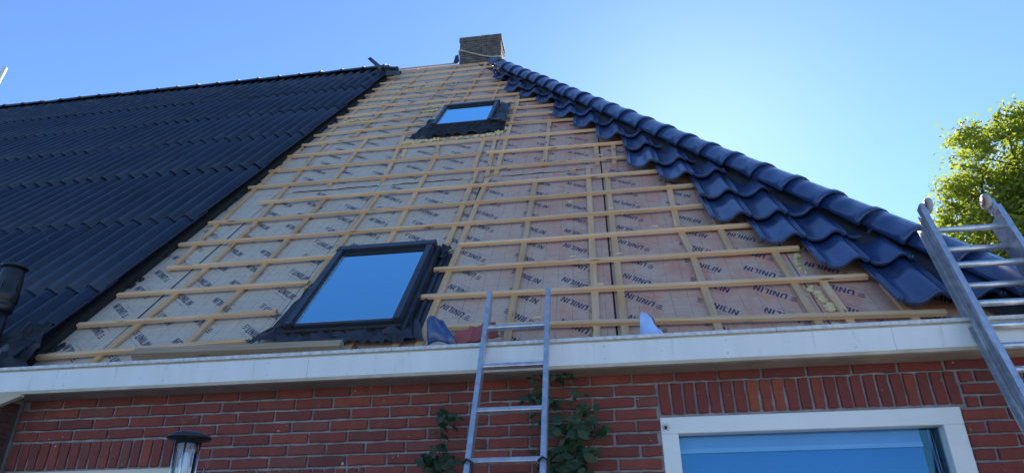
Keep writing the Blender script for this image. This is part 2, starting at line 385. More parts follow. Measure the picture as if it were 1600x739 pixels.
def beam(name, p0, p1, w, t, h0, m, parent):
    """sawn timber from p0=(x,s) to p1 in the roof plane, w wide, from h0 to h0+t"""
    a = Vector((p0[0], p0[1], 0)); b = Vector((p1[0], p1[1], 0)); d = b - a; ln = d.length; d.normalize(); n = Vector((-d.y, d.x, 0))
    bm = bmesh.new(); ch = 0.003
    prof = [(-w / 2, 0), (w / 2, 0), (w / 2, t - ch), (w / 2 - ch, t), (-w / 2 + ch, t), (-w / 2, t - ch)]
    nseg = max(1, int(ln / 0.7)); rings = []
    bow = random.uniform(-0.004, 0.004)
    for i in range(nseg + 1):
        f = i / nseg; c = a + d * ln * f + n * (bow * math.sin(math.pi * f) + (random.uniform(-0.002, 0.002) if 0 < i < nseg else 0))
        dh = random.uniform(-0.0015, 0.0015) if 0 < i < nseg else 0
        rings.append([bm.verts.new(c + n * u + Vector((0, 0, h0 + hh + dh))) for u, hh in prof])
    k = len(prof); uv = bm.loops.layers.uv.new('UVMap')
    for i in range(nseg):
        for j in range(k):
            bm.faces.new((rings[i][j], rings[i + 1][j], rings[i + 1][(j + 1) % k], rings[i][(j + 1) % k]))
    bm.faces.new(rings[0]); bm.faces.new(rings[-1][::-1])
    bmesh.ops.recalc_face_normals(bm, faces=bm.faces[:])
    for f in bm.faces:
        for lp in f.loops:
            q = lp.vert.co - a
            lp[uv].uv = (q.dot(d), q.dot(n) + (lp.vert.co.z - h0))
    return link(name, mesh_of(bm, name), parent, m)

# ------------------------------------------------------------------ frames
TH = 0.88326; CT, ST = math.cos(TH), math.sin(TH)
# roof frame: x along the eaves, y up the slope, z out of the roof; origin on the board faces at the eaves
ORG = Vector((0, 3.6287, 1.1404 + 1.6)) - 0.04 * Vector((0, -ST, CT))
ROOF = Matrix.Translation(ORG) @ Matrix.Rotation(TH, 4, 'X')
def rw(x, s, h): return ROOF @ Vector((x, s, h))
def hipx(s): return 2.22 - 0.4336 * s
RIDGE_S = 10.05

# ------------------------------------------------------------------ ground
bm = bmesh.new(); bmesh.ops.create_grid(bm, x_segments=8, y_segments=8, size=600)
tag(link('ground', mesh_of(bm, 'ground'), None, M['grass']), kind='structure')
bm = bmesh.new()
for i in range(-12, 13):
    for j in range(-9, 9):
        x, y = i * 0.62, -0.2 - j * 0.62 + (0)
        if y > 3.3: continue
        box(bm, x - 0.3, x + 0.3, y - 0.3, y + 0.3, 0.004, 0.03 + random.uniform(-0.002, 0.002))
pv = tag(link('pavement', mesh_of(bm, 'pavement'), None, M['pave']), kind='structure')

# ------------------------------------------------------------------ the house
house = empty('brick_house', (0, 3.655, 0))
tag(house, 'red brick house with its steep roof half stripped to printed boards and pine battens', 'house')
def hp(o):          # make world-space coordinates valid under the house empty
    o.matrix_parent_inverse = Matrix.Translation((0, -3.655, 0)); return o
XL, XR, YF, YB = -14.2, 2.12, 3.655, 16.3
WZ = 2.612
bm = bmesh.new()
wall_y = YF + 0.012
# mortar core as four blocks round the two window openings
WIN = (0.235, 1.668, 0.90, 2.378)     # right window opening x0,x1,z0,z1
DOO = (-3.43, -2.30, 0.30, 2.205)     # left frame opening
box(bm, -3.45, DOO[0], wall_y, wall_y + 0.25, 0, WZ)
box(bm, DOO[0], DOO[1], wall_y, wall_y + 0.25, DOO[3], WZ); box(bm, DOO[0], DOO[1], wall_y, wall_y + 0.25, 0, DOO[2])
box(bm, DOO[1], WIN[0], wall_y, wall_y + 0.25, 0, WZ)
box(bm, WIN[0], WIN[1], wall_y, wall_y + 0.25, WIN[3], WZ); box(bm, WIN[0], WIN[1], wall_y, wall_y + 0.25, 0, WIN[2])
box(bm, WIN[1], XR, wall_y, wall_y + 0.25, 0, WZ)
box(bm, XL, -3.46, wall_y - 0.15, wall_y + 0.25, 0, WZ)
box(bm, XL, XL + 0.25, wall_y + 0.25, YB, 0, WZ); box(bm, XR - 0.25, XR, wall_y + 0.25, YB, 0, WZ); box(bm, XL + 0.25, XR - 0.25, YB - 0.25, YB, 0, WZ)
wall = hp(link('wall', mesh_of(bm, 'wall'), house, M['mortar']))

def brick_mesh(name, lx, lz, depth=0.05, seed=0):
    """one brick, front towards -Y, centred, with worn uneven arrises"""
    rr = random.Random(seed); bm = bmesh.new()
    nl, ns = (5, 2) if lx > lz else (2, 4)
    if lx < 0.12 and lx > lz: nl = 3
    out = [(-lx / 2 + lx * i / nl, -lz / 2) for i in range(nl)] + [(lx / 2, -lz / 2 + lz * i / ns) for i in range(ns)] + [(lx / 2 - lx * i / nl, lz / 2) for i in range(nl)] + [(-lx / 2, lz / 2 - lz * i / ns) for i in range(ns)]
    fr = []; ed = []; bk = []
    for x, z in out:
        jx, jz = rr.uniform(-.0026, .0018), rr.uniform(-.0026, .0018)
        chip = .004 if rr.random() < .12 else 0
        e = Vector((x * (1 + jx / (lx / 2)), 0, z * (1 + jz / (lz / 2))))
        ins = .0035 + chip
        fr.append(bm.verts.new((e.x - math.copysign(min(ins, abs(e.x)), e.x), rr.uniform(-.0012, .0008), e.z - math.copysign(min(ins, abs(e.z)), e.z))))
        ed.append(bm.verts.new((e.x, .004 + chip * .6, e.z))); bk.append(bm.verts.new((e.x, depth, e.z)))
    n = len(out); bm.faces.new(fr)
    for k in range(n):
        m_ = (k + 1) % n
        bm.faces.new((fr[m_], fr[k], ed[k], ed[m_])); bm.faces.new((ed[m_], ed[k], bk[k], bk[m_]))
    bmesh.ops.recalc_face_normals(bm, faces=bm.faces[:])
    bm.normal_update()
    if fr[0].link_faces and [f for f in bm.faces if len(f.verts) == n][0].normal.y > 0: bmesh.ops.reverse_faces(bm, faces=bm.faces[:])
    return mesh_of(bm, name)
BR = [brick_mesh('brick', 0.2085, 0.0505, seed=i) for i in range(8)]
HB = [brick_mesh('half_brick', 0.098, 0.0505, seed=20 + i) for i in range(4)]
SO = [brick_mesh('soldier_brick', 0.0515, 0.142, seed=40 + i) for i in range(6)]
for s_ in BR + HB + SO: s_.materials.append(M['brick'])
BRO = [b.copy() for b in BR]; SOO = [b.copy() for b in SO]; HBO = [b.copy() for b in HB]
for s_ in BRO + SOO + HBO: s_.materials.clear(); s_.materials.append(M['brick_old'])
nb = [0]; rest = bmesh.new()
def lay(mesh, x, z, rz=0.0, sx=1.0, sz=1.0, y=YF):
    o = bpy.data.objects.new('brick', mesh); COL.objects.link(o); o.parent = wall
    o.location = (x, y + random.uniform(-0.002, 0.0015), z); o.rotation_euler = (0, rz + random.uniform(-0.006, 0.006), random.uniform(-0.008, 0.008)); o.scale = (sx, 1, sz)
    nb[0] += 1
Z0B = 1.6 + 0.955      # a bed joint
def in_open(x0, x1, z0, z1):
    for a in (WIN, DOO):
        if x1 > a[0] + .002 and x0 < a[1] - .002 and z1 > a[2] and z0 < a[3]: return True
    return False
SOLD = [(0.235, 1.70, 2.378, 2.552), (-3.45, -2.30, 2.205, 2.367), (-1.925, -1.345, 2.02, 2.183)]
def clip_spans(x0, x1, z0, z1):
    """parts of a stretcher not taken by openings or soldier courses"""
    sp = [(x0, x1)]
    for a in [WIN, DOO] + SOLD:
        if z1 - .006 > a[2] and z0 + .006 < a[3]:
            ns = []
            for (p, q) in sp:
                if q <= a[0] or p >= a[1]: ns.append((p, q)); continue
                if p < a[0]: ns.append((p, a[0] - 0.004))
                if q > a[1]: ns.append((a[1] + 0.004, q))
            sp = ns
    return sp
for k in range(-1, 40):
    zt = Z0B - 0.062 * k - 0.006; zb = zt - 0.0505
    if k == -1: zt = WZ + 0.002; zb = Z0B + 0.006
    if zb < 0: break
    off = -1.857 + (0.11 if k % 2 == 0 else 0.0) - (0.003 * (k % 5))
    i0 = int((-3.45 - off) / 0.22) - 1
    for i in range(i0, i0 + 28):
        x0 = off + 0.22 * i + 0.006; x1 = x0 + 0.208
        x0, x1 = max(x0, -3.445), min(x1, XR - 0.003)
        if x1 - x0 < 0.03: continue
        for (p, q) in clip_spans(x0, x1, zb, zt):
            w = q - p
            if w < 0.02: continue
            zc = (zb + zt) / 2; old = p > 1.66 or (k == -1 and p > 0.2)
            if zb > 1.98:
                src = (BRO if old else BR) if w > 0.13 else (HBO if old else HB)
                lay(random.choice(src), (p + q) / 2, zc, sx=w / (0.2085 if w > 0.13 else 0.098), sz=(zt - zb) / 0.0505)
            else: box(rest, p, q, YF, YF + 0.05, zb, zt)
def soldiers(x0, x1, zb, zt, lean, meshes):
    n = round((x1 - x0) / 0.0642)
    for i in range(n):
        x = x0 + (i + 0.5) * (x1 - x0) / n
        lay(random.choice(meshes), x, (zb + zt) / 2, random.uniform(-0.012, 0.012), sz=(zt - zb) / 0.142)
soldiers(0.238, 1.692, 2.392, 2.550, 0, SOO)
soldiers(-3.445, -2.303, 2.214, 2.360, 0, SO)
soldiers(-1.92, -1.35, 2.03, 2.174, 0, SO)
o = link('brick_rest', mesh_of(rest, 'brick_rest'), wall, M['brick']); o['kind'] = 'stuff'; o.name = 'brick_courses'
# projecting brown brick pier at the far left, under the gutter
pier = box_obj('pier', (-4.4, -3.452, 3.47, 3.64, 0, 2.585), M['mortar_dark'], house); hp(pier)
for k in range(0, 12):
    z = 2.55 - 0.062 * k
    for i in range(4):
        ln_ = 0.2; x1 = -3.452 - 0.212 * i - (0.1 if k % 2 else 0)
        o = bpy.data.objects.new('brick', BR[(i + k) % 8].copy() if False else BR[(i + k) % 8]); COL.objects.link(o); o.parent = pier
        o.location = (x1 - 0.106, 3.462, z); o.material_slots[0].link = 'OBJECT'; o.material_slots[0].material = M['brick_dark']
    o = bpy.data.objects.new('brick', HB[k % 4]); COL.objects.link(o); o.parent = pier
    o.location = (-3.444, 3.56, z); o.rotation_euler = (0, 0, rad(90)); o.material_slots[0].link = 'OBJECT'; o.material_slots[0].material = M['brick_dark']
bm = bmesh.new()
q = [(-3.68, 2.44), (-3.30, 2.585), (-3.30, 2.60), (-3.68, 2.60)]
vv = [[bm.verts.new((x, y, z)) for x, z in q] for y in (3.455, 3.485)]
bm.faces.new(vv[0]); bm.faces.new(vv[1][::-1])
for i in range(4): bm.faces.new((vv[0][i], vv[1][i], vv[1][(i + 1) % 4], vv[0][(i + 1) % 4]))
bmesh.ops.recalc_face_normals(bm, faces=bm.faces[:])
hp(link('wooden_bracket', mesh_of(bm, 'wooden_bracket'), house, M['tan']))

# ---- windows
def window(name, x0, x1, z0, z1, fw, mframe, depth=0.085, blind=True, label=None):
    w = hp(empty(name, (0, 0, 0), house))
    if label: w['label'] = label
    yf = YF + 0.004
    g = 0.006
    for nm, d in (('frame_head', (x0, x1, yf, yf + depth, z1 - fw, z1)), ('frame_jamb', (x0, x0 + fw * 1.02, yf + .001, yf + depth, z0, z1 - fw)),
                  ('frame_jamb', (x1 - fw * 1.15, x1, yf + .001, yf + depth, z0, z1 - fw)), ('frame_sill', (x0 + fw * 1.02, x1 - fw * 1.15, yf, yf + depth, z0, z0 + fw))):
        box_obj(nm, d, mframe, w, 0.003)
    box_obj('gasket', (x0 - g, x1 + g, yf + .012, yf + 0.05, z1 + 0.001, z1 + g), M['gasket'], w)
    box_obj('gasket', (x0 - g, x0 - .001, yf + .012, yf + 0.05, z0, z1), M['gasket'], w); box_obj('gasket', (x1 + .001, x1 + g + .006, yf + .012, yf + 0.05, z0, z1), M['gasket'], w)
    gx0, gx1, gz0, gz1 = x0 + fw, x1 - fw * 1.15, z0 + fw, z1 - fw
    box_obj('pane', (gx0 - .004, gx1 + .004, yf + depth - 0.022, yf + depth - 0.014, gz0 - .004, gz1 + .004), M['glass'], w)
    if blind:
        yb = yf + depth + 0.03
        bx1 = gx1 - 0.075
        b = box_obj('blind', (gx0 - 0.05, bx1, yb, yb + 0.004, gz0, gz1 - 0.085), M['blind'], w)
        box_obj('blind_rail', (gx0 - 0.05, bx1, yb - 0.012, yb + 0.01, gz1 - 0.082, gz1 - 0.060), M['blind_rail'], b)
        box_obj('blind_cassette', (gx0 - 0.05, bx1, yb - 0.003, yb + 0.02, gz1 - 0.06, gz1 + 0.02), M['blind_top'], b)
        bm = bmesh.new(); tube(bm, [(gx1 - 0.035, yb - 0.01, gz1), (gx1 - 0.03, yb - 0.01, gz1 - 0.5)], 0.006); tube(bm, [(gx1 - 0.02, yb - 0.004, gz1), (gx1 - 0.012, yb - 0.01, gz1 - 0.5)], 0.004)
        link('blind_cord', mesh_of(bm, 'blind_cord'), w, M['film'])
    bm = bmesh.new(); box(bm, x0 + .01, x1 - .01, yf + 0.5, yf + 0.52, z0, z1 + .1); box(bm, x0 - .1, x1 + .1, yf + 0.27, yf + 0.5, z1 + 0.0, z1 + 0.02)
    link('room_interior', mesh_of(bm, 'room_interior'), w, M['interior'])
    return w
window('window', *WIN, 0.083, M['frame'], label='white framed window whose blind behind the glass carries reflected sky blue as its colour')
window('window', *DOO, 0.07, M['cream'], blind=False, label='cream framed opening at the lower left, only its head in view')

# ---- gutter (boxed, white)
gut = hp(empty('gutter', (0, 0, 0), house))
GX0, GX1, GY = -5.2, 2.60, 3.479
gz = 1.6
for a_, b_ in ((GX0, -1.62), (-1.62, 1.38), (1.38, GX1)):
    box_obj('fascia_board', (a_ + .0004, b_ - .0004, GY + random.uniform(0, .0006), GY + 0.02, gz + 1.020 + random.uniform(-.0005, .0005), gz + 1.136), M['fascia'], gut, 0.002)
screws = bmesh.new()
for k in range(13):
    xx = GX0 + .3 + k * .61
    for zz in (1.045, 1.112): bmesh.ops.create_cone(screws, cap_ends=True, segments=8, radius1=.0045, radius2=.0045, depth=.003, matrix=Matrix.Translation((xx, GY - .0005, gz + zz)) @ Matrix.Rotation(rad(90), 4, 'X'))
o_ = link('screw_heads', mesh_of(screws, 'screw_heads'), gut, M['lip']); o_['kind'] = 'stuff'
box_obj('bottom_strip', (GX0, GX1, GY + 0.002, GY + 0.03, gz + 1.004, gz + 1.0195), M['tan'], gut)
box_obj('shadow_strip', (GX0, GX1, GY + 0.0015, GY + 0.02, gz + 1.1365, gz + 1.143), M['tan'], gut)
# the lip in lengths, slightly out of line
x = GX0; lip = hp(empty('lip', (0, 0, 0), None)) if False else None
while x < GX1:
    x2 = min(x + random.uniform(1.9, 2.4), GX1)
    box_obj('lip', (x, x2 - 0.002, GY - 0.010, GY + 0.024, gz + 1.1435, gz + 1.163 + random.uniform(-.001, .001)), M['lip'], gut, 0.002); x = x2
box_obj('soffit_board', (GX0, GX1, GY + 0.031, YF + 0.01, gz + 1.006, gz + 1.020), M['soffit'], gut)
box_obj('gutter_trough', (GX0, GX1, GY + 0.026, GY + 0.034, gz + 1.03, gz + 1.14), M['film'], gut)
box_obj('gutter_bed', (GX0, GX1, GY + 0.035, YF + 0.02, gz + 1.03, gz + 1.045), M['film'], gut)

# ------------------------------------------------------------------ roof body
roofp = Matrix.Translation((0, -3.655, 0)) @ ROOF
def rl_parent(o):                      # child of the house, coordinates in the roof frame
    o.parent = house; o.matrix_local = roofp; return o
RY = ORG.y + RIDGE_S * CT; RZ = ORG.z + RIDGE_S * ST
dn = -0.07
bm = bmesh.new()
pts = {}
def V(name, co): pts[name] = bm.verts.new(co)
e0 = rw(0, -0.02, dn); 
V('fl', (XL, e0.y, e0.z)); V('fr', (hipx(0) - 0.03, e0.y, e0.z)); V('bl', (XL, 2 * RY - e0.y, e0.z)); V('br', (hipx(0) - 0.03, 2 * RY - e0.y, e0.z))
rr_ = rw(0, RIDGE_S, dn); V('rl', (XL, RY, rr_.z)); V('rr', (hipx(RIDGE_S) - 0.03, RY, rr_.z))
for fc in (('fl', 'fr', 'rr', 'rl'), ('br', 'bl', 'rl', 'rr'), ('fr', 'br', 'rr'), ('bl', 'fl', 'rl'), ('fl', 'bl', 'br', 'fr')): bm.faces.new([pts[i] for i in fc])
bmesh.ops.recalc_face_normals(bm, faces=bm.faces[:])
hp(link('roof_structure', mesh_of(bm, 'roof_structure'), house, M['core']))

# ---- printed insulation boards
JX = [-4.30, -3.215, -2.145, -1.08, 0.055, 1.20, 2.35]
def letters():
    """strokes of UNILIN, each a polygon in text space (height 1); emblem of three bars first"""
    P = []; sh = -0.32
    def poly(pts, ox): P.append([(ox + a + sh * b, b) for a, b in pts])
    x = 0.0
    for i, (l, y0) in enumerate(((0.95, 0.78), (0.85, 0.46), (0.72, 0.14))):
        poly([(0.0 + 0.12 * i, y0 + .0), (0.0 + 0.12 * i + l, y0 + .10), (0.12 * i + l + 0.05, y0 + .2), (0.12 * i + 0.1, y0 + .19)], x)
    x = 1.45
    t_ = 0.23
    # U
    poly([(0, 0.25), (t_, 0.28), (t_, 1), (0, 1)], x); poly([(0.62, 0.25), (0.62 + t_, 0.25), (0.62 + t_, 1), (0.62, 1)], x)
    poly([(0, 0.25), (0.12, 0.02), (0.30, 0.2), (t_, 0.28)], x); poly([(0.12, 0.02), (0.28, -0.02), (0.54, -0.02), (0.52, 0.17), (0.30, 0.2)], x); poly([(0.54, -0.02), (0.70, 0.02), (0.81, 0.25), (0.62, 0.28), (0.52, 0.17)], x)
    x += 1.05
    def Nn(x):
        poly([(0, 0), (t_, 0), (t_, 1), (0, 1)], x); poly([(0.6, 0), (0.6 + t_, 0), (0.6 + t_, 1), (0.6, 1)], x); poly([(t_, 1), (t_, 0.68), (0.6, 0.0), (0.6, 0.32)], x)
    Nn(x); x += 1.03
    poly([(0, 0), (t_, 0), (t_, 1), (0, 1)], x); x += 0.42
    poly([(0, 0), (t_, 0), (t_, 1), (0, 1)], x); poly([(t_, 0), (0.6, 0), (0.6, 0.18), (t_, 0.18)], x); x += 0.80
    poly([(0, 0), (t_, 0), (t_, 1), (0, 1)], x); x += 0.42
    Nn(x); x += 0.85
    return P, x
LET, LETW = letters()
def text_at(bm, x, s, up, size=0.0465, hgt=0.054):
    """up: reads down to the right from (x,s); otherwise the same line turned by 180 degrees"""
    a = rad(-42.0); d = Vector((math.cos(a), math.sin(a), 0)); n = Vector((-d.y, d.x, 0)); o = Vector((x, s, 0.0012))
    full = LETW * size
    for pl in LET:
        vs_ = []
        for u, w in pl:
            u *= size; w *= hgt
            if not up: u = full - u; w = -w
            vs_.append(bm.verts.new(o + d * u + n * w))
        f = bm.faces.new(vs_)
        if f.calc_area() < 0: pass
    # thin outline printed round the word
    y0 = -0.55 * size if up else 0.55 * size
    for (u0, u1, w) in ((0.2 * full, 0.95 * full, y0),):
        q = [o + d * u0 + n * w, o + d * u1 + n * w, o + d * u1 + n * (w + 0.003), o + d * u0 + n * (w + 0.003)]
        f = bm.faces.new([bm.verts.new(c) for c in q]); f.material_index = 1
WORD = {}; nw = [0]
for up in (True, False):
    bm = bmesh.new(); text_at(bm, 0, 0, up)
    for f in bm.faces:
        f.normal_update()
        if f.normal.z < 0: f.normal_flip()
    me = mesh_of(bm, 'printed_word'); me.materials.append(M['print']); me.materials.append(M['line']); WORD[up] = me
for ci in (3, 4, 5, 2, 1, 0):
    x0, x1 = JX[ci] + 0.004, JX[ci + 1] - 0.004
    if ci == 3: x1 -= 0.002
    if ci == 4: x0 += 0.002
    for ri, (s0, s1) in enumerate(((-0.06, 3.16), (3.175, 6.70), (6.715, RIDGE_S))):
        if hipx(s0) < x0 + 0.05: continue
        j = random.uniform(-0.01, 0.01)
        top1 = min(s1, (2.22 - x0) / 0.4336)
        bm = bmesh.new()
        prof = [(x0, s0), (min(x1, hipx(s0)), s0)]
        if hipx(s0) > x1 > hipx(s1): prof.append((x1, (2.22 - x1) / 0.4336))
        if hipx(s1) >= x1: prof.append((x1, s1 + j * 0.3))
        if hipx(s1) > x0: prof += [(min(hipx(s1), x1), s1)] if hipx(s1) < x1 else []; prof.append((x0, s1))
        else: prof.append((x0, (2.22 - x0) / 0.4336))
        lo = [bm.verts.new((a, b, -0.05)) for a, b in prof]; hi = [bm.verts.new((a, b, 0)) for a, b in prof]
        n_ = len(prof); bm.faces.new(lo[::-1]); bm.faces.new(hi)
        for i in range(n_): bm.faces.new((lo[i], lo[(i + 1) % n_], hi[(i + 1) % n_], hi[i]))
        pan = rl_parent(link('insulation_board', mesh_of(bm, 'insulation_board'), None, M['panel']))
        pan.location += Vector((0, -ST, CT)) * random.uniform(-0.003, 0.0)
        # lettering: alternating upright and turned words in columns, each word a sub-part of its board
        if ci <= 2: base, first = -2.36, 0
        elif ci == 3: base, first = -1.025, 1
        else: base, first = JX[ci] + 0.09, 1
        k0 = int((x0 - base) / 0.385) - 2; so = (0, 0.11, -0.06)[ri] + (0.05 if ci % 2 else 0) * (ri > 0)
        for k in range(k0, k0 + 7):
            x = base + 0.385 * k
            if x + 0.24 < x0 or x > x1 or x < -3.72: continue
            up = (k + first) % 2 == 0
            s = (0.80 if up else (0.72 if ci <= 2 else 0.69)) + so - 0.27 * 4
            while s < s1:
                if s > s0 + 0.24 and x < hipx(s) - (0.30 if s > 3 else 0.22) and s < 8.6 and nw[0] < 298 and not (-1.96 < x < -1.42 and (0.45 < s < 1.45 or 5.2 < s < 6.0)):
                    me = WORD[up]
                    if x < x0 or x + 0.245 > x1:
                        bm = bmesh.new(); bm.from_mesh(me)
                        for co, no in (((x0 - x + .001, 0, 0), (-1, 0, 0)), ((x1 - x - .001, 0, 0), (1, 0, 0))):
                            bmesh.ops.bisect_plane(bm, geom=bm.verts[:] + bm.edges[:] + bm.faces[:], plane_co=co, plane_no=no, clear_outer=True)
                        if not bm.faces: bm.free(); s += 0.27; continue
                        me2 = mesh_of(bm, 'printed_word')
                        if not me2.materials:
                            me2.materials.append(M['print']); me2.materials.append(M['line'])
                        me = me2
                    o = link('printed_word', me, pan); o.location = (x, s, 0); nw[0] += 1
                s += 0.27
print('words', nw[0])

# ---- battens and counter battens (x, s) read off the photograph
BATTENS = [(-3.578, .242, -2.188, .303), (-.949, .333, 1.782, .199), (-3.572, .63, -2.15, .651), (-1.2, .734, 1.549, .65), (-3.556, 1.054, -2.08, 1.06),
 (-1.177, 1.128, 1.281, 1.092), (-3.406, 1.477, -2.005, 1.482), (-1.057, 1.531, 1.08, 1.518), (-3.572, 1.949, .85, 1.95), (-3.545, 2.417, .80, 2.417),
 (-3.257, 2.877, .56, 2.856), (-3.601, 3.381, .32, 3.334), (-3.618, 3.912, -1.196, 3.897), (-1.141, 3.904, .30, 3.841), (-3.636, 4.457, .04, 4.429),
 (-3.623, 4.922, -2.171, 5.074), (-1.047, 5.077, -.22, 4.991), (-3.616, 5.357, -2.039, 5.479), (-1.067, 5.45, -.44, 5.398), (-3.559, 5.797, -2.02, 5.961),
 (-1.054, 5.856, -.46, 5.831), (-3.611, 6.293, -1.99, 6.452), (-1.209, 6.289, -.69, 6.285), (-3.596, 6.819, -.97, 6.737), (-3.628, 7.335, -1.22, 7.248),
 (-3.626, 7.729, -1.26, 7.651), (-3.625, 8.179, -1.48, 8.157), (-3.608, 8.65, -1.52, 8.72), (-3.622, 9.15, -1.62, 9.254), (-3.566, 9.602, -1.70, 9.70), (-3.62, 9.96, -2.45, 9.98)]
for b in BATTENS: rl_parent(beam('batten', b[:2], b[2:], 0.038, 0.025, 0.0225, M['batten'], None))
COUNTERS = [(-.07, 3.12, -.06, -.03), (.10, 3.05, .10, -.03), (-.56, 3.02, -.57, -.03), (-1.035, 3.1, -1.09, -.03), (-1.175, 3.36, -1.17, 1.60), (-1.72, 4.1, -1.66, 1.5),
 (.605, 1.08, .61, -.03), (1.13, 1.15, 1.14, -.03), (1.30, .72, 1.30, -.03), (-3.26, 4.2, -3.08, 2.36), (-3.08, 2.36, -3.08, 1.35), (-3.08, 1.34, -3.18, -.03),
 (-2.60, 2.95, -2.59, 1.25), (-2.585, 1.24, -2.64, -.03), (-2.07, 2.95, -2.075, 1.0), (-3.57, 3.92, -3.40, 1.5), (-3.6, 4.95, -3.56, 3.95), (-3.32, 5.0, -3.27, 4.22), (-2.80, 5.1, -2.70, 3.3),
 (-2.31, 5.0, -2.13, 3.3), (-1.80, 4.6, -1.73, 4.12), (-1.25, 4.6, -1.215, 3.40), (-1.12, 4.5, -1.05, 3.18), (-1.0, 6.1, -.965, 3.2), (-.51, 5.2, -.50, 3.35), (.02, 3.95, .02, 3.22), (.20, 3.9, .18, 3.2),
 (.61, 2.55, .57, 1.62), (.575, 1.61, .61, 1.12), (-1.87, 9.8, -1.83, 6.3), (-2.43, 9.85, -2.37, 5.2), (-3.02, 9.9, -3.0, 5.2), (-3.45, 9.3, -3.46, 5.1), (-1.02, 7.0, -1.0, 6.15), (-1.40, 8.2, -1.38, 6.4),
 (1.62, .6, 1.63, -.03), (.86, 1.9, .86, 1.1), (-.2, 3.2, -.22, 3.13), (-1.52, .33, -1.53, -.03), (-1.22, .35, -1.24, -.03), (-2.07, .30, -2.10, -.03), (-2.05, 7.6, -2.02, 6.2)]
for c in COUNTERS: rl_parent(beam('counter_batten', c[:2], c[2:], 0.046, 0.022, 0.0002, M['counter'], None))
# dark tears in the facing along the cross joint
bm = bmesh.new()
for x0, x1, s in ((-3.05, -2.16, 3.2), (-.92, -.03, 3.17), (-2.0, -1.3, 3.19)):
    n_ = 14; a = []; b = []
    for i in range(n_ + 1):
        f = i / n_; xx = x0 + (x1 - x0) * f; c = s + random.uniform(-.012, .012); w = random.uniform(.004, .014)
        a.append(bm.verts.new((xx, c + w, .002))); b.append(bm.verts.new((xx, c - w, .002)))
    for i in range(n_): bm.faces.new((b[i], b[i + 1], a[i + 1], a[i]))
rl_parent(link('torn_joint', mesh_of(bm, 'torn_joint'), None, M['core']))
for (x, a, b, w) in ((0.055, 0.0, 2.85, .0055), (-1.082, 1.55, 2.95, .0045), (-3.215, .7, 2.5, .004)):
    rl_parent(box_obj('open_joint', (x - w, x + w, a, b, -.004, .0015), M['core'], None))

# ---- dark corrugated sheets on the left half
PITCH = 0.1695; AMP = 0.034
def sheet_mesh(nw=6, seed=0):
    bm = bmesh.new(); per = 10; cnt = nw * per + 5; rr = random.Random(seed)
    th = 0.010
    rows = []
    for (v, dz) in ((0.0, 0.006), (1.0, -0.014)):
        for t_ in (0, th):
            row = []
            for i in range(cnt + 1):
                u = i / per
                c = math.cos(2 * math.pi * u); pr = 0.062 * ((c + 1) / 2) ** 1.5 - 0.022
                row.append(bm.verts.new((-u * PITCH + 0.3 * PITCH, v, pr + dz - th + t_)))
            rows.append(row)
    b0, t0, b1, t1 = rows
    for i in range(cnt):
        f = bm.faces.new((t0[i], t1[i], t1[i + 1], t0[i + 1])); f.smooth = True
        bm.faces.new((b0[i + 1], b1[i + 1], b1[i], b0[i])).smooth = True
        bm.faces.new((b0[i], t0[i], t0[i + 1], b0[i + 1]))
    bm.faces.new((b0[0], b1[0], t1[0], t0[0])); bm.faces.new((t0[-1], t1[-1], b1[-1], b0[-1]))
    bmesh.ops.recalc_face_normals(bm, faces=bm.faces[:])
    return mesh_of(bm, 'roofing_sheet')
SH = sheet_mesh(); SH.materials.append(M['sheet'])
ROWS = [.12, 1.05, 2.43, 3.94, 5.30, 6.72, 8.15, 9.80]
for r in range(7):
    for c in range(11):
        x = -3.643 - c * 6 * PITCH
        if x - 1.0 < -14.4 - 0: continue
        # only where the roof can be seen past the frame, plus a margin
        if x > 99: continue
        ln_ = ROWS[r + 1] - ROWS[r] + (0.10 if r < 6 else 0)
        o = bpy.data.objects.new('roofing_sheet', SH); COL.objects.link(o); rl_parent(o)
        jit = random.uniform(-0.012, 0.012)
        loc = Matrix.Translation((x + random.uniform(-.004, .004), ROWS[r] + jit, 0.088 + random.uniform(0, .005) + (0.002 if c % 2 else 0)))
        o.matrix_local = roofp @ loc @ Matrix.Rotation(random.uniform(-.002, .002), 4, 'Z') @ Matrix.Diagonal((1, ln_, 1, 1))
# ridge caps
def ridge_mesh():
    bm = bmesh.new(); n = 10; rings = []
    for x, r in ((0, .125), (0.04, .125), (0.05, .115), (0.45, .108)):
        for dr in (0, -.012):
            rings.append([bm.verts.new((-x, (r + dr) * 1.15 * math.cos(math.pi * k / n), (r + dr) * 0.95 * math.sin(math.pi * k / n))) for k in range(n + 1)])
    for i in range(0, 6, 2):
        for k in range(n):
            bm.faces.new((rings[i][k], rings[i][k + 1], rings[i + 2][k + 1], rings[i + 2][k])).smooth = True
            bm.faces.new((rings[i + 1][k + 1], rings[i + 1][k], rings[i + 3][k], rings[i + 3][k + 1])).smooth = True
    for i in (0, 6):
        for k in range(n): bm.faces.new((rings[i][k], rings[i + 1][k], rings[i + 1][k + 1], rings[i][k + 1]))
    bmesh.ops.recalc_face_normals(bm, faces=bm.faces[:])
    return mesh_of(bm, 'ridge_cap')
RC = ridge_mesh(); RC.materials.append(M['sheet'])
rtop = rw(0, 9.86, 0.11)
for i in range(25):
    o = bpy.data.objects.new('ridge_cap', RC); COL.objects.link(o); hp_ = o; o.parent = house
    o.location = (-3.78 - 0.42 * i, rtop.y - 3.655 + 0.04, rtop.z - 0.05 + random.uniform(-.006, .006)); o.rotation_euler = (random.uniform(-.05, .05), random.uniform(-.015, .015), random.uniform(-.02, .02))
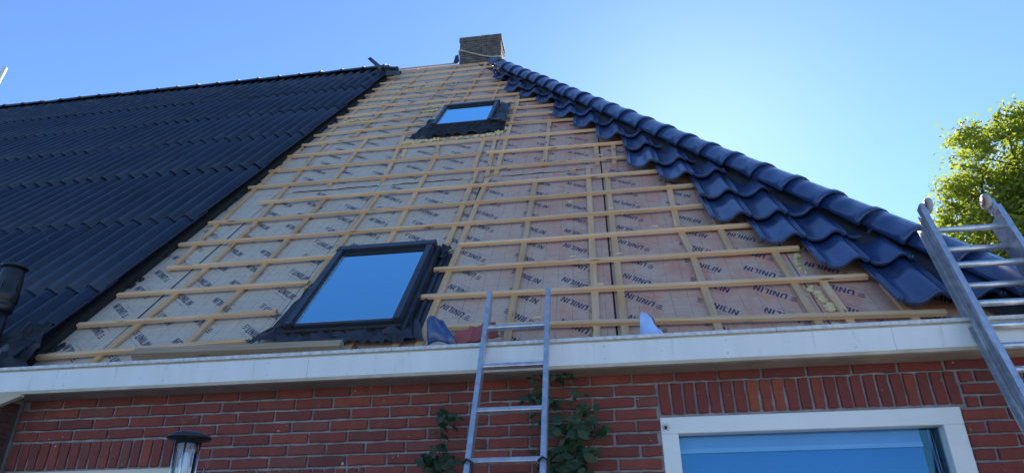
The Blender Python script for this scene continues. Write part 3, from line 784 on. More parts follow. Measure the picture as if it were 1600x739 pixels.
for i, (x, s, h, e) in enumerate(((-3.42, 9.30, .12, (0.3, .1, .12)), (-3.62, 9.52, .13, (.1, -.10, .15)), (-3.74, 9.22, .20, (.9, .10, 1.1)), (-3.30, 9.0, .09, (.85, .05, .1)))):
    o = bpy.data.objects.new('ridge_cap', RC); COL.objects.link(o); o.parent = house; o.location = rw(x, s, h) - Vector((0, 3.655, 0)); o.rotation_euler = e; o.scale = (.55, .62, .62)
# dirt and old underlay along the cut edge of the sheets
bm = bmesh.new()
for i in range(150):
    s = random.uniform(0.3, 9.6); x = -3.60 + random.uniform(-.09, .05); r = random.uniform(.008, .03)
    bmesh.ops.create_icosphere(bm, subdivisions=1, radius=r, matrix=Matrix.Translation((x, s, random.uniform(.005, .03))) @ Matrix.Diagonal((1, random.uniform(1, 3), .6, 1)))
o = rl_parent(link('edge_debris', mesh_of(bm, 'edge_debris'), None, M['membrane'])); o['kind'] = 'stuff'
rl_parent(box_obj('old_batten_edge', (-3.86, -3.60, .2, 9.6, .001, .05), M['core'], None))

# ---- glazed tiles up the hip
def tprof(u):
    P = [(0, .030), (.025, .042), (.05, .042), (.06, .029), (.09, .028), (.10, .038), (.13, .037), (.15, .024), (.20, .013), (.28, .004), (.38, 0), (.48, .002), (.57, .010), (.65, .026), (.71, .043), (.77, .056), (.83, .062), (.90, .061), (.96, .053), (1.01, .040), (1.05, .030)]
    return P
def tile_mesh(w=0.25, seed=0):
    bm = bmesh.new(); P = tprof(0); th = .017; rows = []
    for (v, dz, sc) in ((0.0, .033, 1.0), (0.02, .037, 1.0), (0.05, .0355, 1.0), (0.5, .016, .97), (1.0, -.006, .92)):
        rows.append([[bm.verts.new((u * w, v, z * sc * 0.95 + dz - (0 if k else th))) for u, z in P] for k in (0, 1)])
    n = len(P) - 1
    for a, b in zip(rows, rows[1:]):
        for i in range(n):
            bm.faces.new((a[1][i], a[1][i + 1], b[1][i + 1], b[1][i])).smooth = True
            bm.faces.new((a[0][i + 1], a[0][i], b[0][i], b[0][i + 1])).smooth = True
        for j in (0, n): bm.faces.new((a[0][j], a[1][j], b[1][j], b[0][j]))
    for a in (rows[0], rows[-1]):
        for i in range(n): bm.faces.new((a[0][i], a[0][i + 1], a[1][i + 1], a[1][i]))
    bmesh.ops.recalc_face_normals(bm, faces=bm.faces[:])
    return mesh_of(bm, 'roof_tile')
TM = tile_mesh(); TM.materials.append(M['tile'])
TS = [.235, .715, 1.11, 1.53, 2.00, 2.50, 2.90, 3.44, 3.90, 4.46, 5.00, 5.46, 5.86, 6.30, 6.77, 7.28, 7.80, 8.36, 8.92, 9.45]
TC = [0, 1, 2, 3, 3, 4, 5, 5, 6, 7, 8, 8, 9, 10, 11, 11, 12, 12, 13]
TC = [1.55 - 0.2525 * c for c in TC]
hipn = Vector((-.4336, 1, 0)).cross(Vector((.538, .233, .81))).normalized()
for r in range(len(TC)):
    ln_ = TS[r + 1] - TS[r] + 0.085
    x = TC[r] if r != 18 else -1.66
    if r == 17: x = -1.59
    if r == 16: x = -1.51
    while x < hipx(TS[r]) + 0.09:
        loc = Matrix.Translation((x + random.uniform(-.003, .003), TS[r] + random.uniform(-.006, .006), .047 + random.uniform(-.001, .0015))) @ Matrix.Rotation(random.uniform(-.012, .012), 4, 'Z') @ Matrix.Rotation(random.uniform(-.006, .006), 4, 'Y')
        sc = Matrix.Diagonal((1, ln_, 1, 1))
        me = TM
        if x + 0.27 > hipx(TS[r] + ln_) - .02:
            bm = bmesh.new(); bm.from_mesh(TM); bm.transform(loc @ sc)
            bmesh.ops.bisect_plane(bm, geom=bm.verts[:] + bm.edges[:] + bm.faces[:], plane_co=(hipx(0) + 0.025, 0, 0), plane_no=hipn, clear_outer=True)
            if not bm.faces: bm.free(); x += 0.2525; continue
            me = mesh_of(bm, 'roof_tile'); 
            if not me.materials: me.materials.append(M['tile'])
            o = bpy.data.objects.new('roof_tile', me); COL.objects.link(o); rl_parent(o)
        else:
            o = bpy.data.objects.new('roof_tile', me); COL.objects.link(o); rl_parent(o); o.matrix_local = roofp @ loc @ sc
        x += 0.2525
# hip end of the roof, clad in the same tiles (faces away to the right)
hd = Vector((-.4336, 1, 0)).normalized(); hb = Vector((.538, .233, .81)); hs = hd.cross(hb).normalized()
def hip_mesh():
    bm = bmesh.new(); n = 12; rings = []
    for y, r in ((-0.0, .142), (.012, .145), (.05, .144), (.062, .133), (.25, .126), (.46, .118)):
        for dr in (0, -.013):
            rings.append([bm.verts.new((1.12 * (r + dr) * math.cos(math.pi * (k / n * 1.14 - .07)), y, (r + dr) * math.sin(math.pi * (k / n * 1.14 - .07)))) for k in range(n + 1)])
    nr = len(rings)
    for i in range(0, nr - 2, 2):
        for k in range(n):
            bm.faces.new((rings[i][k], rings[i][k + 1], rings[i + 2][k + 1], rings[i + 2][k])).smooth = True
            bm.faces.new((rings[i + 1][k + 1], rings[i + 1][k], rings[i + 3][k], rings[i + 3][k + 1])).smooth = True
        for k in (0, n): bm.faces.new((rings[i][k], rings[i + 1][k], rings[i + 3][k], rings[i + 2][k]))
    for i in (0, nr - 2):
        for k in range(n): bm.faces.new((rings[i][k], rings[i + 1][k], rings[i + 1][k + 1], rings[i][k + 1]))
    bmesh.ops.recalc_face_normals(bm, faces=bm.faces[:])
    return mesh_of(bm, 'hip_tile')
HM = hip_mesh(); HM.materials.append(M['tile'])
HS = [8.70, 8.30, 7.90, 7.53, 7.19, 6.86, 6.52, 6.18, 5.85, 5.50, 5.14, 4.78, 4.41, 4.03, 3.65, 3.28, 2.94, 2.61, 2.26, 1.91, 1.56, 1.21, .88, .55, .20, -.15]
for i, s in enumerate(HS):
    c = Vector((hipx(s - .058), s - .058, 0)) + hb * 0.114
    rot = Matrix((hs, hd, hb)).transposed().to_4x4()
    prev = HS[i - 1] if i else 9.05
    ln_ = ((prev - s) * 1.09 + .055) / 0.46
    o = bpy.data.objects.new('hip_tile', HM); COL.objects.link(o); rl_parent(o)
    tl = Matrix.Rotation(rad(1.6) + random.uniform(-.008, .008), 4, 'X') @ Matrix.Rotation(random.uniform(-.015, .015), 4, 'Z')
    o.matrix_local = roofp @ Matrix.Translation(c + hb * random.uniform(-.003, .004)) @ rot @ tl @ Matrix.Diagonal((1, ln_, 1, 1))
# dark hip underlay between hip and field tiles, shaped to block sun leaking through
bm = bmesh.new(); prevv = None
for i in range(56):
    s = -0.2 + i * 0.16
    ring = [bm.verts.new(Vector((hipx(s), s, 0)) + hs * (w_ + random.uniform(-.01, .01)) + hb * h_) for w_, h_ in ((-.10, -.04), (-.092, .055 + random.uniform(-.008, .008)), (-.05, .12), (.0, .19), (.06, .115), (.30, -.25))]
    if prevv:
        for k in range(5): bm.faces.new((prevv[k], prevv[k + 1], ring[k + 1], ring[k])).smooth = True
    prevv = ring
rl_parent(link('hip_underlay', mesh_of(bm, 'hip_underlay'), None, M['membrane']))

# ------------------------------------------------------------------ roof windows
def crumple(bm, outline_rows, amp, mi=0, h=0.0):
    """wrinkled membrane: rows of (x,s) points of equal length"""
    rows = []
    for row in outline_rows:
        rows.append([bm.verts.new((x + random.uniform(-amp, amp) * .5, s + random.uniform(-amp, amp) * .6, z + h + random.uniform(0, amp * 1.6))) for x, s, z in row])
    for a, b in zip(rows, rows[1:]):
        for i in range(len(a) - 1): bm.faces.new((a[i], a[i + 1], b[i + 1], b[i])).smooth = True
def grid_rows(x0a, x1a, s0, x0b, x1b, s1, nx, ns, za, zb):
    out = []
    for j in range(ns + 1):
        f = j / ns; xa = x0a + (x0b - x0a) * f; xb = x1a + (x1b - x1a) * f
        out.append([(xa + (xb - xa) * i / nx, s0 + (s1 - s0) * f, za + (zb - za) * f) for i in range(nx + 1)])
    return out
def skylight(label, x0, x1, s0, s1, top, apron, extra):
    w = rl_parent(empty('skylight')); w['label'] = label
    fw = .054; fb = .042
    for nm, d in (('frame_side', (x0, x0 + fw, s0, s1 - .002, .0, top)), ('frame_side', (x1 - fw, x1, s0, s1 - .002, .0, top)),
                  ('frame_bottom', (x0 + fw, x1 - fw, s0 + .004, s0 + fb, .0, top - .014)), ('frame_head', (x0 - .010, x1 + .010, s1, s1 + .075, .0, top + .008))):
        box_obj(nm, d, M['sky_frame'], w, .006, 2)
    # cladding strips lapped on the sides and the lower ledges
    for xa in (x0 + .006, x1 - fw + .004):
        mid = s0 + (s1 - s0) * .60
        box_obj('cladding_strip', (xa, xa + fw - .012, s0 + .01, mid - .003, top, top + .006), M['sky_frame'], w, .002)
        box_obj('cladding_strip', (xa, xa + fw - .012, mid, s1 - .01, top, top + .008), M['sky_frame'], w, .002)
    box_obj('bottom_ledge', (x0 - .004, x1 + .004, s0 - .03, s0 - .002, .015, top - .03), M['gasket'], w, .004)
    box_obj('bottom_ledge', (x0 - .012, x1 + .012, s0 - .055, s0 - .032, .01, .06), M['sky_frame'], w, .004)
    box_obj('inner_gasket', (x0 + fw, x1 - fw, s1 - .05, s1 - .002, .02, top - .016), M['gasket'], w)
    box_obj('inner_sash', (x0 + fw, x0 + fw + .022, s0 + fb, s1 - .05, .0, top - .032), M['sky_frame'], w, .003)
    box_obj('pane', (x0 + fw + .001, x1 - fw - .001, s0 + fb + .001, s1 - .052, top - .030, top - .024), M['sky_glass'], w)
    box_obj('glazing_bead', (x0 + fw + .002, x0 + fw + .016, s0 + fb + .002, s1 - .054, top - .0235, top - .020), M['alu'], w)
    box_obj('glazing_bead', (x0 + fw + .018, x1 - fw - .002, s0 + fb + .002, s0 + fb + .010, top - .0235, top - .020), M['alu'], w)
    box_obj('sash_bar', (x0 + fw + .03, x1 - fw - .02, s0 + fb + .05, s0 + fb + .085, top - .05, top - .044), M['film'], w)
    box_obj('sash_bar', (x0 + fw + .03, x1 - fw - .02, s1 - .17, s1 - .12, top - .05, top - .044), M['film'], w)
    bl = box_obj('reflection_backing', (x0 + fw, x1 - fw, s0 + .01, s1 - .03, -.06, -.045), M['sky_backing'], w)  # added backing, deepens the reflected sky colour of the pane
    bm = bmesh.new()
    for args in apron: crumple(bm, grid_rows(*args[:10]), args[10])
    link('apron', mesh_of(bm, 'apron'), w, M['lead'] if extra == 'lead' else M['membrane'])
    return w
sk1 = skylight('large lower skylight with dark frame reflecting blue sky', -1.955, -1.215, .325, 1.385, .118,
   [(-1.98, -1.10, .195, -1.97, -1.18, .30, 30, 4, .03, .055, .022), (-2.20, -1.97, .26, -2.02, -1.95, .40, 6, 4, .03, .06, .026), (-1.22, -1.06, .20, -1.2, -1.13, .42, 5, 4, .03, .05, .02)], 'lead')
bm = bmesh.new()
crumple(bm, grid_rows(-2.14, -1.95, .35, -2.02, -1.95, 1.40, 3, 14, .006, .01), .012)
link('side_membrane', mesh_of(bm, 'side_membrane'), sk1, M['membrane'])
bm = bmesh.new()
for k, (a, b, h) in enumerate(((-1.213, -1.185, .075), (-1.183, -1.160, .018), (-1.158, -1.140, .034), (-1.138, -1.100, .014))): box(bm, a, b, .28 + .02 * k, 1.46 - .01 * k, .003, h)
link('flashing_gutter', mesh_of(bm, 'flashing_gutter'), sk1, M['lead'])
bm = bmesh.new(); crumple(bm, grid_rows(-1.20, -1.10, 1.30, -1.23, -1.12, 1.50, 4, 4, .02, .03), .03); link('side_membrane', mesh_of(bm, 'side_membrane'), sk1, M['membrane'])
sk2 = skylight('smaller looking upper skylight with ragged black membrane round it', -1.965, -1.215, 5.06, 5.98, .118,
   [(-2.20, -1.03, 4.80, -2.08, -1.05, 5.05, 30, 6, .012, .060, .026)], 'black')
bm = bmesh.new(); crumple(bm, grid_rows(-1.21, -1.04, 5.0, -1.2, -1.07, 6.05, 4, 10, .08, .05), .03); link('side_membrane', mesh_of(bm, 'side_membrane'), sk2, M['membrane']); bm = bmesh.new(); crumple(bm, grid_rows(-2.10, -1.96, 5.0, -2.06, -1.96, 5.5, 3, 6, .03, .05), .03)
link('side_membrane', mesh_of(bm, 'side_membrane'), sk2, M['membrane'])

# ---- sealing foam
def foam(pts, r, n, seed):
    rr = random.Random(seed); bm = bmesh.new()
    for i in range(n):
        f = rr.random() * (len(pts) - 1); k = min(int(f), len(pts) - 2); f -= k
        x = pts[k][0] * (1 - f) + pts[k + 1][0] * f; s = pts[k][1] * (1 - f) + pts[k + 1][1] * f
        q = r * rr.uniform(.5, 1.25)
        g = bmesh.ops.create_icosphere(bm, subdivisions=2, radius=q, matrix=Matrix.Translation((x + rr.gauss(0, r * .5), s + rr.gauss(0, r * .8), q * .35)) @ Matrix.Diagonal((rr.uniform(.8, 1.6), rr.uniform(.8, 1.9), rr.uniform(.5, .8), 1)))
        for v in g['verts']: v.co += Vector(noise.noise_vector(v.co * 60)) * q * .45
    for f in bm.faces: f.smooth = True
    o = rl_parent(link('sealing_foam', mesh_of(bm, 'sealing_foam'), None, M['foam'])); o['kind'] = 'stuff'; return o
foam([(1.262, 1.06), (1.225, .99), (1.236, .87), (1.25, .775)], .012, 26, 1)
foam([(1.225, .62), (1.23, .50), (1.249, .42), (1.25, .335)], .015, 34, 2)
foam([(1.217, .2), (1.238, .15)], .012, 8, 3)
foam([(-2.24, 4.70), (-2.06, 4.66)], .032, 26, 4)
foam([(-2.05, 4.72), (-1.6, 4.72), (-1.25, 4.72), (-1.06, 4.76)], .022, 60, 5)
foam([(-1.12, 4.80), (-1.02, 4.95)], .03, 14, 15)
foam([(-2.16, 4.40), (-2.13, 4.1)], .016, 14, 6)
foam([(-3.48, 7.86), (-3.12, 7.94), (-2.72, 8.03), (-2.43, 8.1)], .02, 60, 7)
foam([(-3.43, 6.03), (-3.25, 6.18), (-3.0, 6.12)], .022, 34, 8)
foam([(-3.5, 7.05), (-3.3, 7.1), (-3.1, 7.1)], .018, 22, 9)
foam([(.55, 2.52), (.60, 2.50)], .013, 9, 10)
foam([(-1.205, 1.50), (-1.09, 1.53)], .018, 14, 11)
foam([(-2.36, 6.28), (-2.14, 6.3)], .02, 24, 12)
foam([(-2.10, 5.55), (-2.03, 5.85)], .02, 16, 13)
foam([(-2.1, 1.66), (-2.02, 1.7)], .014, 7, 14)
# wood offcuts left by the nailing
chips = bmesh.new()
for (x, s) in ((-.23, 2.22), (.12, 1.16), (-.2, 1.16), (.10, 2.0), (-.52, 3.43), (.06, 3.43), (-.4, .36), (-.02, .73), (-1.02, 2.9), (-.95, 4.1), (.4, 1.58)):
    box(chips, x - .02, x + .02, s - .012, s + .006, .047, .055)
o = rl_parent(link('wood_chip', mesh_of(chips, 'wood_chip'), None, M['batten'])); o['kind'] = 'stuff'

# ------------------------------------------------------------------ chimney
ch = hp(empty('chimney', (0, 0, 0), house))
CX0, CX1, CY0, CY1, CZ1 = -2.395, -1.600, 9.93, 10.36, 11.03
box_obj('chimney_core', (CX0 + .012, CX1 - .012, CY0 + .012, CY1 - .012, 9.6, CZ1 - .01), M['mortar_dark'], ch)
bm = bmesh.new(); k = 0; z = 10.2
while z < CZ1 - .11:
    off = (k % 2) * .105
    x = CX0 - off
    while x < CX1:
        a, b = max(x, CX0), min(x + .2, CX1)
        if b - a > .02: box(bm, a, b, CY0 + random.uniform(-.006, .004), CY0 + .06, z, z + .044)
        x += .21
    y = CY0 + .062
    while y < CY1:
        for xx in (CX0, CX1 - .06):
            dx = random.uniform(-.004, .005); box(bm, xx + dx, xx + .06 + dx, y, min(y + .2, CY1), z, z + .044)
        y += .21
    z += .052; k += 1
o = link('brick_courses', mesh_of(bm, 'brick_courses'), ch, M['chim']); o['kind'] = 'stuff'
bm = bmesh.new()
for r_ in range(2):
    x = CX0 - .012
    while x < CX1 + .012:
        box(bm, x, min(x + (.2 if r_ else .1), CX1 + .012), CY0 - .012 + random.uniform(-.004, .004), CY1 + .012, CZ1 - .108 + .054 * r_, CZ1 - .06 + .054 * r_); x += .205 if r_ else .105
link('chimney_cap', mesh_of(bm, 'chimney_cap'), ch, M['chim'])
bm = bmesh.new(); crumple(bm, [[(-2.47, 9.70, .06), (-2.40, 9.72, .06), (-2.36, 9.75, .07)], [(-2.46, 9.95, .16), (-2.41, 9.95, .16), (-2.38, 9.95, .15)]], .03)
o = link('lead_flashing', mesh_of(bm, 'lead_flashing'), ch, M['lead']); o.matrix_local = ROOF

# ------------------------------------------------------------------ vent pipe and membrane at the left eaves
px, py = -3.875, 3.70
vp = hp(empty('vent_pipe', (0, 0, 0), house)); vp['label'] = 'black plastic vent pipe with a cowl at the left eaves'
bm = bmesh.new(); lathe(bm, [(.054, 2.70), (.054, 3.28), (.050, 3.28)], 20, (px, py, 0)); link('pipe', mesh_of(bm, 'pipe'), vp, M['black'])
bm = bmesh.new(); lathe(bm, [(.056, 3.21), (.070, 3.215), (.071, 3.262), (.066, 3.268), (.079, 3.280), (.080, 3.345), (.076, 3.352), (.074, 3.42), (.066, 3.50), (.062, 3.515)], 20, (px, py, 0)); link('cowl', mesh_of(bm, 'cowl'), vp, M['black'])
bm = bmesh.new(); lathe(bm, [(.05, 3.515), (.078, 3.52), (.080, 3.53), (.055, 3.543)], 20, (px, py, 0)); link('cowl_cap', mesh_of(bm, 'cowl_cap'), vp, M['black'])
for sgn in range(5):
    a = sgn * 1.2566
    box_obj('cowl_rib', (px + .076 * math.cos(a) - .004, px + .076 * math.cos(a) + .004, py + .076 * math.sin(a) - .004, py + .076 * math.sin(a) + .004, 3.28, 3.40), M['black'], vp)
bm = bmesh.new()
crumple(bm, grid_rows(-4.25, -3.48, .05, -4.2, -3.56, .34, 14, 7, .05, .12), .035); crumple(bm, grid_rows(-3.80, -3.46, .03, -3.78, -3.56, .44, 8, 6, .05, .13), .04)
o = rl_parent(link('eaves_membrane', mesh_of(bm, 'eaves_membrane'), None, M['membrane']))

# ------------------------------------------------------------------ loose things on the roof and in the gutter
def loose_matrix(x, y, z, e): return Matrix.Translation((x, y, z)) @ Matrix.Rotation(e[2], 4, 'Z') @ Matrix.Rotation(e[1], 4, 'Y') @ Matrix.Rotation(e[0], 4, 'X')
# weathered plank
b = beam('wooden_beam', (-2.84, .150), (-1.52, .118), .062, .05, .052, M['oldwood'], None); b.matrix_local = ROOF
tag(b, 'grey weathered wooden beam lying along the gutter below the lower skylight', 'beam')
bm = bmesh.new(); crumple(bm, grid_rows(-2.92, -2.30, .0, -2.85, -2.35, .09, 10, 3, .03, .05), .012)
o = link('plastic_sheet', mesh_of(bm, 'plastic_sheet'), None, M['film']); o.matrix_local = ROOF
tag(o, 'bluish plastic film tucked between the weathered beam and the gutter', 'plastic sheet')
def curved_tile(name, w, ln, rise, th, m, rib=False, taper=.25, lean=0.0):
    bm = bmesh.new(); n = 14; rows = []
    for v in (0, .5, 1):
        for t_ in (0, th):
            row = []
            for i in range(n + 1):
                u = i / n
                z = rise * math.sin(math.pi * min(1, u * 1.25)) if not rib else (.012 * (1 if (i % 5 in (0, 1)) else 0) + rise * .4 * u)
                row.append(bm.verts.new(((u - .5) * w * (1 + taper * (1 - v)) + lean * v, v * ln, z + t_ + (0 if v != 1 else random.uniform(-.004, .004)))))
            rows.append(row)
    for a in (0, 2):
        b0, t0, b1, t1 = rows[a:a + 4]
        for i in range(n):
            bm.faces.new((t0[i], t0[i + 1], t1[i + 1], t1[i])).smooth = not rib; bm.faces.new((b0[i + 1], b0[i], b1[i], b1[i + 1]))
        for j in (0, n): bm.faces.new((b0[j], t0[j], t1[j], b1[j]))
    for b0, t0 in ((rows[0], rows[1]), (rows[4], rows[5])):
        for i in range(n): bm.faces.new((b0[i], b0[i + 1], t0[i + 1], t0[i]))
    bmesh.ops.recalc_face_normals(bm, faces=bm.faces[:])
    return link(name, mesh_of(bm, name), None, m)
o = curved_tile('loose_roof_tile', .095, .165, .040, .012, M['tile_blue'], False, .75, -.068); o.matrix_local = loose_matrix(-.885, 3.53, 2.775, (rad(72), rad(3), rad(4)))
tag(o, 'broken blue glazed roof tile leaning in the gutter left of the ladder', 'roof tile')
o = curved_tile('loose_roof_tile', .23, .125, .05, .014, M['tile_red'], True); o.matrix_local = loose_matrix(-.715, 3.57, 2.785, (rad(60), rad(-6), rad(-8)))
tag(o, 'broken red clay roof tile with ribs lying in the gutter behind the slim ladder', 'roof tile')
bm = bmesh.new()
OUT = [(0.17, 2.775), (.289, 2.775), (.285, 2.795), (.262, 2.812), (.246, 2.838), (.236, 2.872), (.215, 2.897), (.183, 2.907), (.176, 2.86)]
f0 = [bm.verts.new((x, 3.530, z)) for x, z in OUT]; f1 = [bm.verts.new((x + .012, 3.562, z + .006)) for x, z in OUT]
bm.faces.new(f0); bm.faces.new(f1[::-1]).material_index = 1
for i in range(len(OUT)):
    f = bm.faces.new((f0[i], f1[i], f1[(i + 1) % len(OUT)], f0[(i + 1) % len(OUT)])); f.material_index = 1 if i not in (2, 3) else 2
bmesh.ops.recalc_face_normals(bm, faces=bm.faces[:])
o = link('tile_shard', mesh_of(bm, 'tile_shard')); o.data.materials.append(M['shard']); o.data.materials.append(M['tile']); o.data.materials.append(M['tile_red'])
tag(o, 'pale blue curved tile shard standing upright behind the gutter edge', 'tile shard')
# cable looped round the chimney and lying down the battens
def cable(name, pts, label, r=.006):
    cu = []
    for i in range(len(pts) - 1):
        p0 = Vector(pts[max(i - 1, 0)]); p1 = Vector(pts[i]); p2 = Vector(pts[i + 1]); p3 = Vector(pts[min(i + 2, len(pts) - 1)])
        for j in range(6):
            t = j / 6
            cu.append(.5 * ((2 * p1) + (p2 - p0) * t + (2 * p0 - 5 * p1 + 4 * p2 - p3) * t * t + (3 * p1 - p0 - 3 * p2 + p3) * t ** 3))
    cu.append(Vector(pts[-1])); bm = bmesh.new(); tube(bm, cu, r, 6)
    return tag(link(name, mesh_of(bm, name), None, M['cable']), label, 'cable')
cable('cable', [(-2.41, 10.2, 10.70), (-2.405, 9.915, 10.70), (-2.2, 9.905, 10.62), (-2.0, 9.90, 10.53), (-1.8, 9.905, 10.47), (-1.60, 9.9, 10.45)], 'pale cable looped across the chimney front', .014)
cable('cable', [rw(-1.62, 9.6, .07), rw(-1.75, 9.1, .06), rw(-1.85, 8.3, .06), rw(-2.1, 7.9, .065), rw(-2.2, 7.3, .06), rw(-2.55, 7.0, .06), rw(-2.75, 7.15, .06)], 'thin pale cable trailing down over the battens below the chimney', .007)
cable('cable', [rw(-2.60, 6.8, .055), rw(-2.62, 6.45, .05), rw(-2.5, 6.25, .055), rw(-2.2, 6.3, .055)], 'short pale cable end curling over battens left of the upper skylight', .009)
# spider on the window frame
bm = bmesh.new(); sx, sy, sz = .259, 3.648, 2.322
bmesh.ops.create_uvsphere(bm, u_segments=8, v_segments=6, radius=.006, matrix=Matrix.Translation((sx, sy, sz)) @ Matrix.Diagonal((1, .8, 1.3, 1)))
bmesh.ops.create_uvsphere(bm, u_segments=8, v_segments=6, radius=.0035, matrix=Matrix.Translation((sx + .002, sy, sz + .009)))
for i in range(8):
    sg = 1 if i < 4 else -1; k = i % 4; a = rad(-50 + k * 36)
    d1 = Vector((sg * math.cos(a), -.3, math.sin(a))); k1 = Vector((sx, sy, sz + .006)) + d1 * .010
    tube(bm, [(sx, sy, sz + .006), k1, k1 + Vector((sg * math.cos(a) * .011, .006, math.sin(a) * .014))], .0009, 5)
tag(link('spider', mesh_of(bm, 'spider'), None, M['gasket']), 'small dark spider on the upper left corner of the white window frame', 'spider')

# ------------------------------------------------------------------ ladders
def ladder_single():
    al = rad(63.0); d = Vector((0, math.cos(al), math.sin(al))); n = Vector((0, -math.sin(al), math.cos(al)))
    P0 = Vector((0, 3.425, 2.74))                     # point on the ladder plane by the gutter lip
    t = empty('leaning_ladder', P0 + d * (-2.74 / d.z) + Vector((-.475, 0, 0)))
    tag(t, 'slim single aluminium ladder leaning on the gutter in the middle', 'ladder', None)
    base = P0 + d * (-2.74 / d.z)
    ln_ = (P0 - base).length + .39
    rot = Matrix((Vector((1, 0, 0)), d, n)).transposed().to_4x4()
    Rm = Matrix.Translation((.475, 0, 0)) @ rot if False else rot
    def part(nm, bm, m):
        o = link(nm, mesh_of(bm, nm), t, m); o.matrix_local = rot; return o
    for x, ex in ((-.165, 0.0), (.165, .008)):
        bm = bmesh.new()
        vs_ = box(bm, x - .0125, x + .0125, 0, ln_ + ex, -.03, .03)
        bmesh.ops.bevel(bm, geom=bm.edges[:], offset=.004, segments=2, affect='EDGES')
        o = part('rail', bm, M['alu'])
    s = ln_ - .39 + .115
    while s > .1:
        bm = bmesh.new(); box(bm, -.156, .156, s - .012, s + .012, -.014, .016)
        bmesh.ops.bevel(bm, geom=bm.edges[:], offset=.004, segments=1, affect='EDGES'); part('rung', bm, M['alu']); s -= .279
    s = ln_ - 1.13
    for x in (-.165, .165):
        bm = bmesh.new(); tube(bm, [(x - .02, s, .02), (x, s, .045), (x + .022, s - .005, .03), (x + .026, s - .07, .01)], .006, 6)
        part('ladder_hook', bm, M['gasket'])
    return t
ladder_single()
def ladder_double():
    al = rad(72.0); d = Vector((0, math.cos(al), math.sin(al))); n = Vector((0, -math.sin(al), math.cos(al)))
    P0 = Vector((1.93, 3.42, 2.74)); base = P0 + d * (-2.74 / d.z)
    t = empty('extension_ladder', base)
    tag(t, 'wide double extension ladder with wheels at its top leaning on the right roof edge', 'ladder')
    rot = Matrix((Vector((1, 0, 0)), d, n)).transposed().to_4x4()
    ln_ = (P0 - base).length + .715
    def part(nm, bm, m, par=None):
        o = link(nm, mesh_of(bm, nm), par or t, m)
        if par is None: o.matrix_local = rot
        return o
    HW = .175
    def channel(bm, x, sgn, l0, l1, z0, z1):
        # C-section: web plus two flanges pointing outwards
        box(bm, x - .003, x + .003, l0, l1, z0, z1)
        box(bm, min(x + .0035 * sgn, x + .026 * sgn), max(x + .0035 * sgn, x + .026 * sgn), l0, l1, z0 + .0005, z0 + .006); box(bm, min(x + .0035 * sgn, x + .026 * sgn), max(x + .0035 * sgn, x + .026 * sgn), l0, l1, z1 - .006, z1 - .0005)
        box(bm, min(x + .0035 * sgn, x + .011 * sgn), max(x + .0035 * sgn, x + .011 * sgn), l0, l1, (z0 + z1) / 2 - .008, (z0 + z1) / 2 + .008)
    for sgn in (-1, 1):
        x = sgn * HW
        bm = bmesh.new(); channel(bm, x, sgn, 0, ln_ - .02, -.002, .062); r1 = part('rail', bm, M['alu'])
        bm = bmesh.new(); channel(bm, x + sgn * .002, sgn, .3, ln_ - .06, -.07, -.004); part('rail', bm, M['alu'])
        # rivet plates where the rungs go through
        bm = bmesh.new(); s = ln_ - .155
        while s > .2:
            for dz, off in ((.03, 0), (-.037, -.085)):
                tube(bm, [(x - sgn * .0045, s + off, dz), (x + sgn * .0065, s + off, dz)], .013, 10)
            s -= .249
        part('rung_end', bm, M['aluhole'])
        # top fitting with wheel
        bm = bmesh.new(); box(bm, x - .016, x + .016, ln_ - .05, ln_ + .035, .0, .058); bmesh.ops.bevel(bm, geom=bm.edges[:], offset=.006, segments=2, affect='EDGES'); part('top_bracket', bm, M['alu'])
        wx = x - sgn * .028
        bm = bmesh.new()
        prof = [(.014, -.0125), (.034, -.013), (.042, -.009), (.044, 0), (.042, .009), (.034, .013), (.014, .0125)]
        lathe(bm, prof, 24); bm.transform(Matrix.Translation((wx, ln_ + .02, .045)) @ Matrix.Rotation(rad(90), 4, 'Y')); part('wheel', bm, M['grey_plastic'])
        bm = bmesh.new(); lathe(bm, [(.004, -.0145), (.026, -.0145), (.028, -.006), (.028, .006), (.026, .0145), (.004, .0145)], 18); bm.transform(Matrix.Translation((wx, ln_ + .02, .045)) @ Matrix.Rotation(rad(90), 4, 'Y')); part('wheel_hub', bm, M['red_plastic'])
        bm = bmesh.new(); tube(bm, [(wx - .03, ln_ + .02, .045), (wx + .03, ln_ + .02, .045)], .005, 8); part('axle', bm, M['alu'])
    s = ln_ - .155
    while s > .2:
        for dz, off in ((.03, 0), (-.037, -.085)):
            bm = bmesh.new(); tube(bm, [(-HW, s + off, dz), (HW, s + off, dz)], .0165, 12); part('rung', bm, M['alu'])
        s -= .249
ladder_double()

# ------------------------------------------------------------------ garden lantern
gl = empty('garden_lantern', (-1.667, 2.6, 0)); tag(gl, 'stainless garden lantern with a dark round cap before the brick wall', 'lantern')
def gp(nm, bm, m): return link(nm, mesh_of(bm, nm), gl, m)
bm = bmesh.new(); lathe(bm, [(.01, 2.168), (.03, 2.166), (.06, 2.158), (.080, 2.147), (.083, 2.139), (.080, 2.136), (.05, 2.133), (.045, 2.118), (.01, 2.117)], 32); gp('cap', bm, M['black'])
bm = bmesh.new()
for k in range(24):
    a0, a1 = 2 * math.pi * k / 24, 2 * math.pi * (k + 1) / 24
    f = bm.faces.new([bm.verts.new((.039 * math.cos(a), .039 * math.sin(a), z)) for a, z in ((a0, 1.90), (a1, 1.90), (a1, 2.117), (a0, 2.117))]); f.smooth = True
bmesh.ops.remove_doubles(bm, verts=bm.verts[:], dist=1e-5); gp('glass_cylinder', bm, M['lamp_glass'])
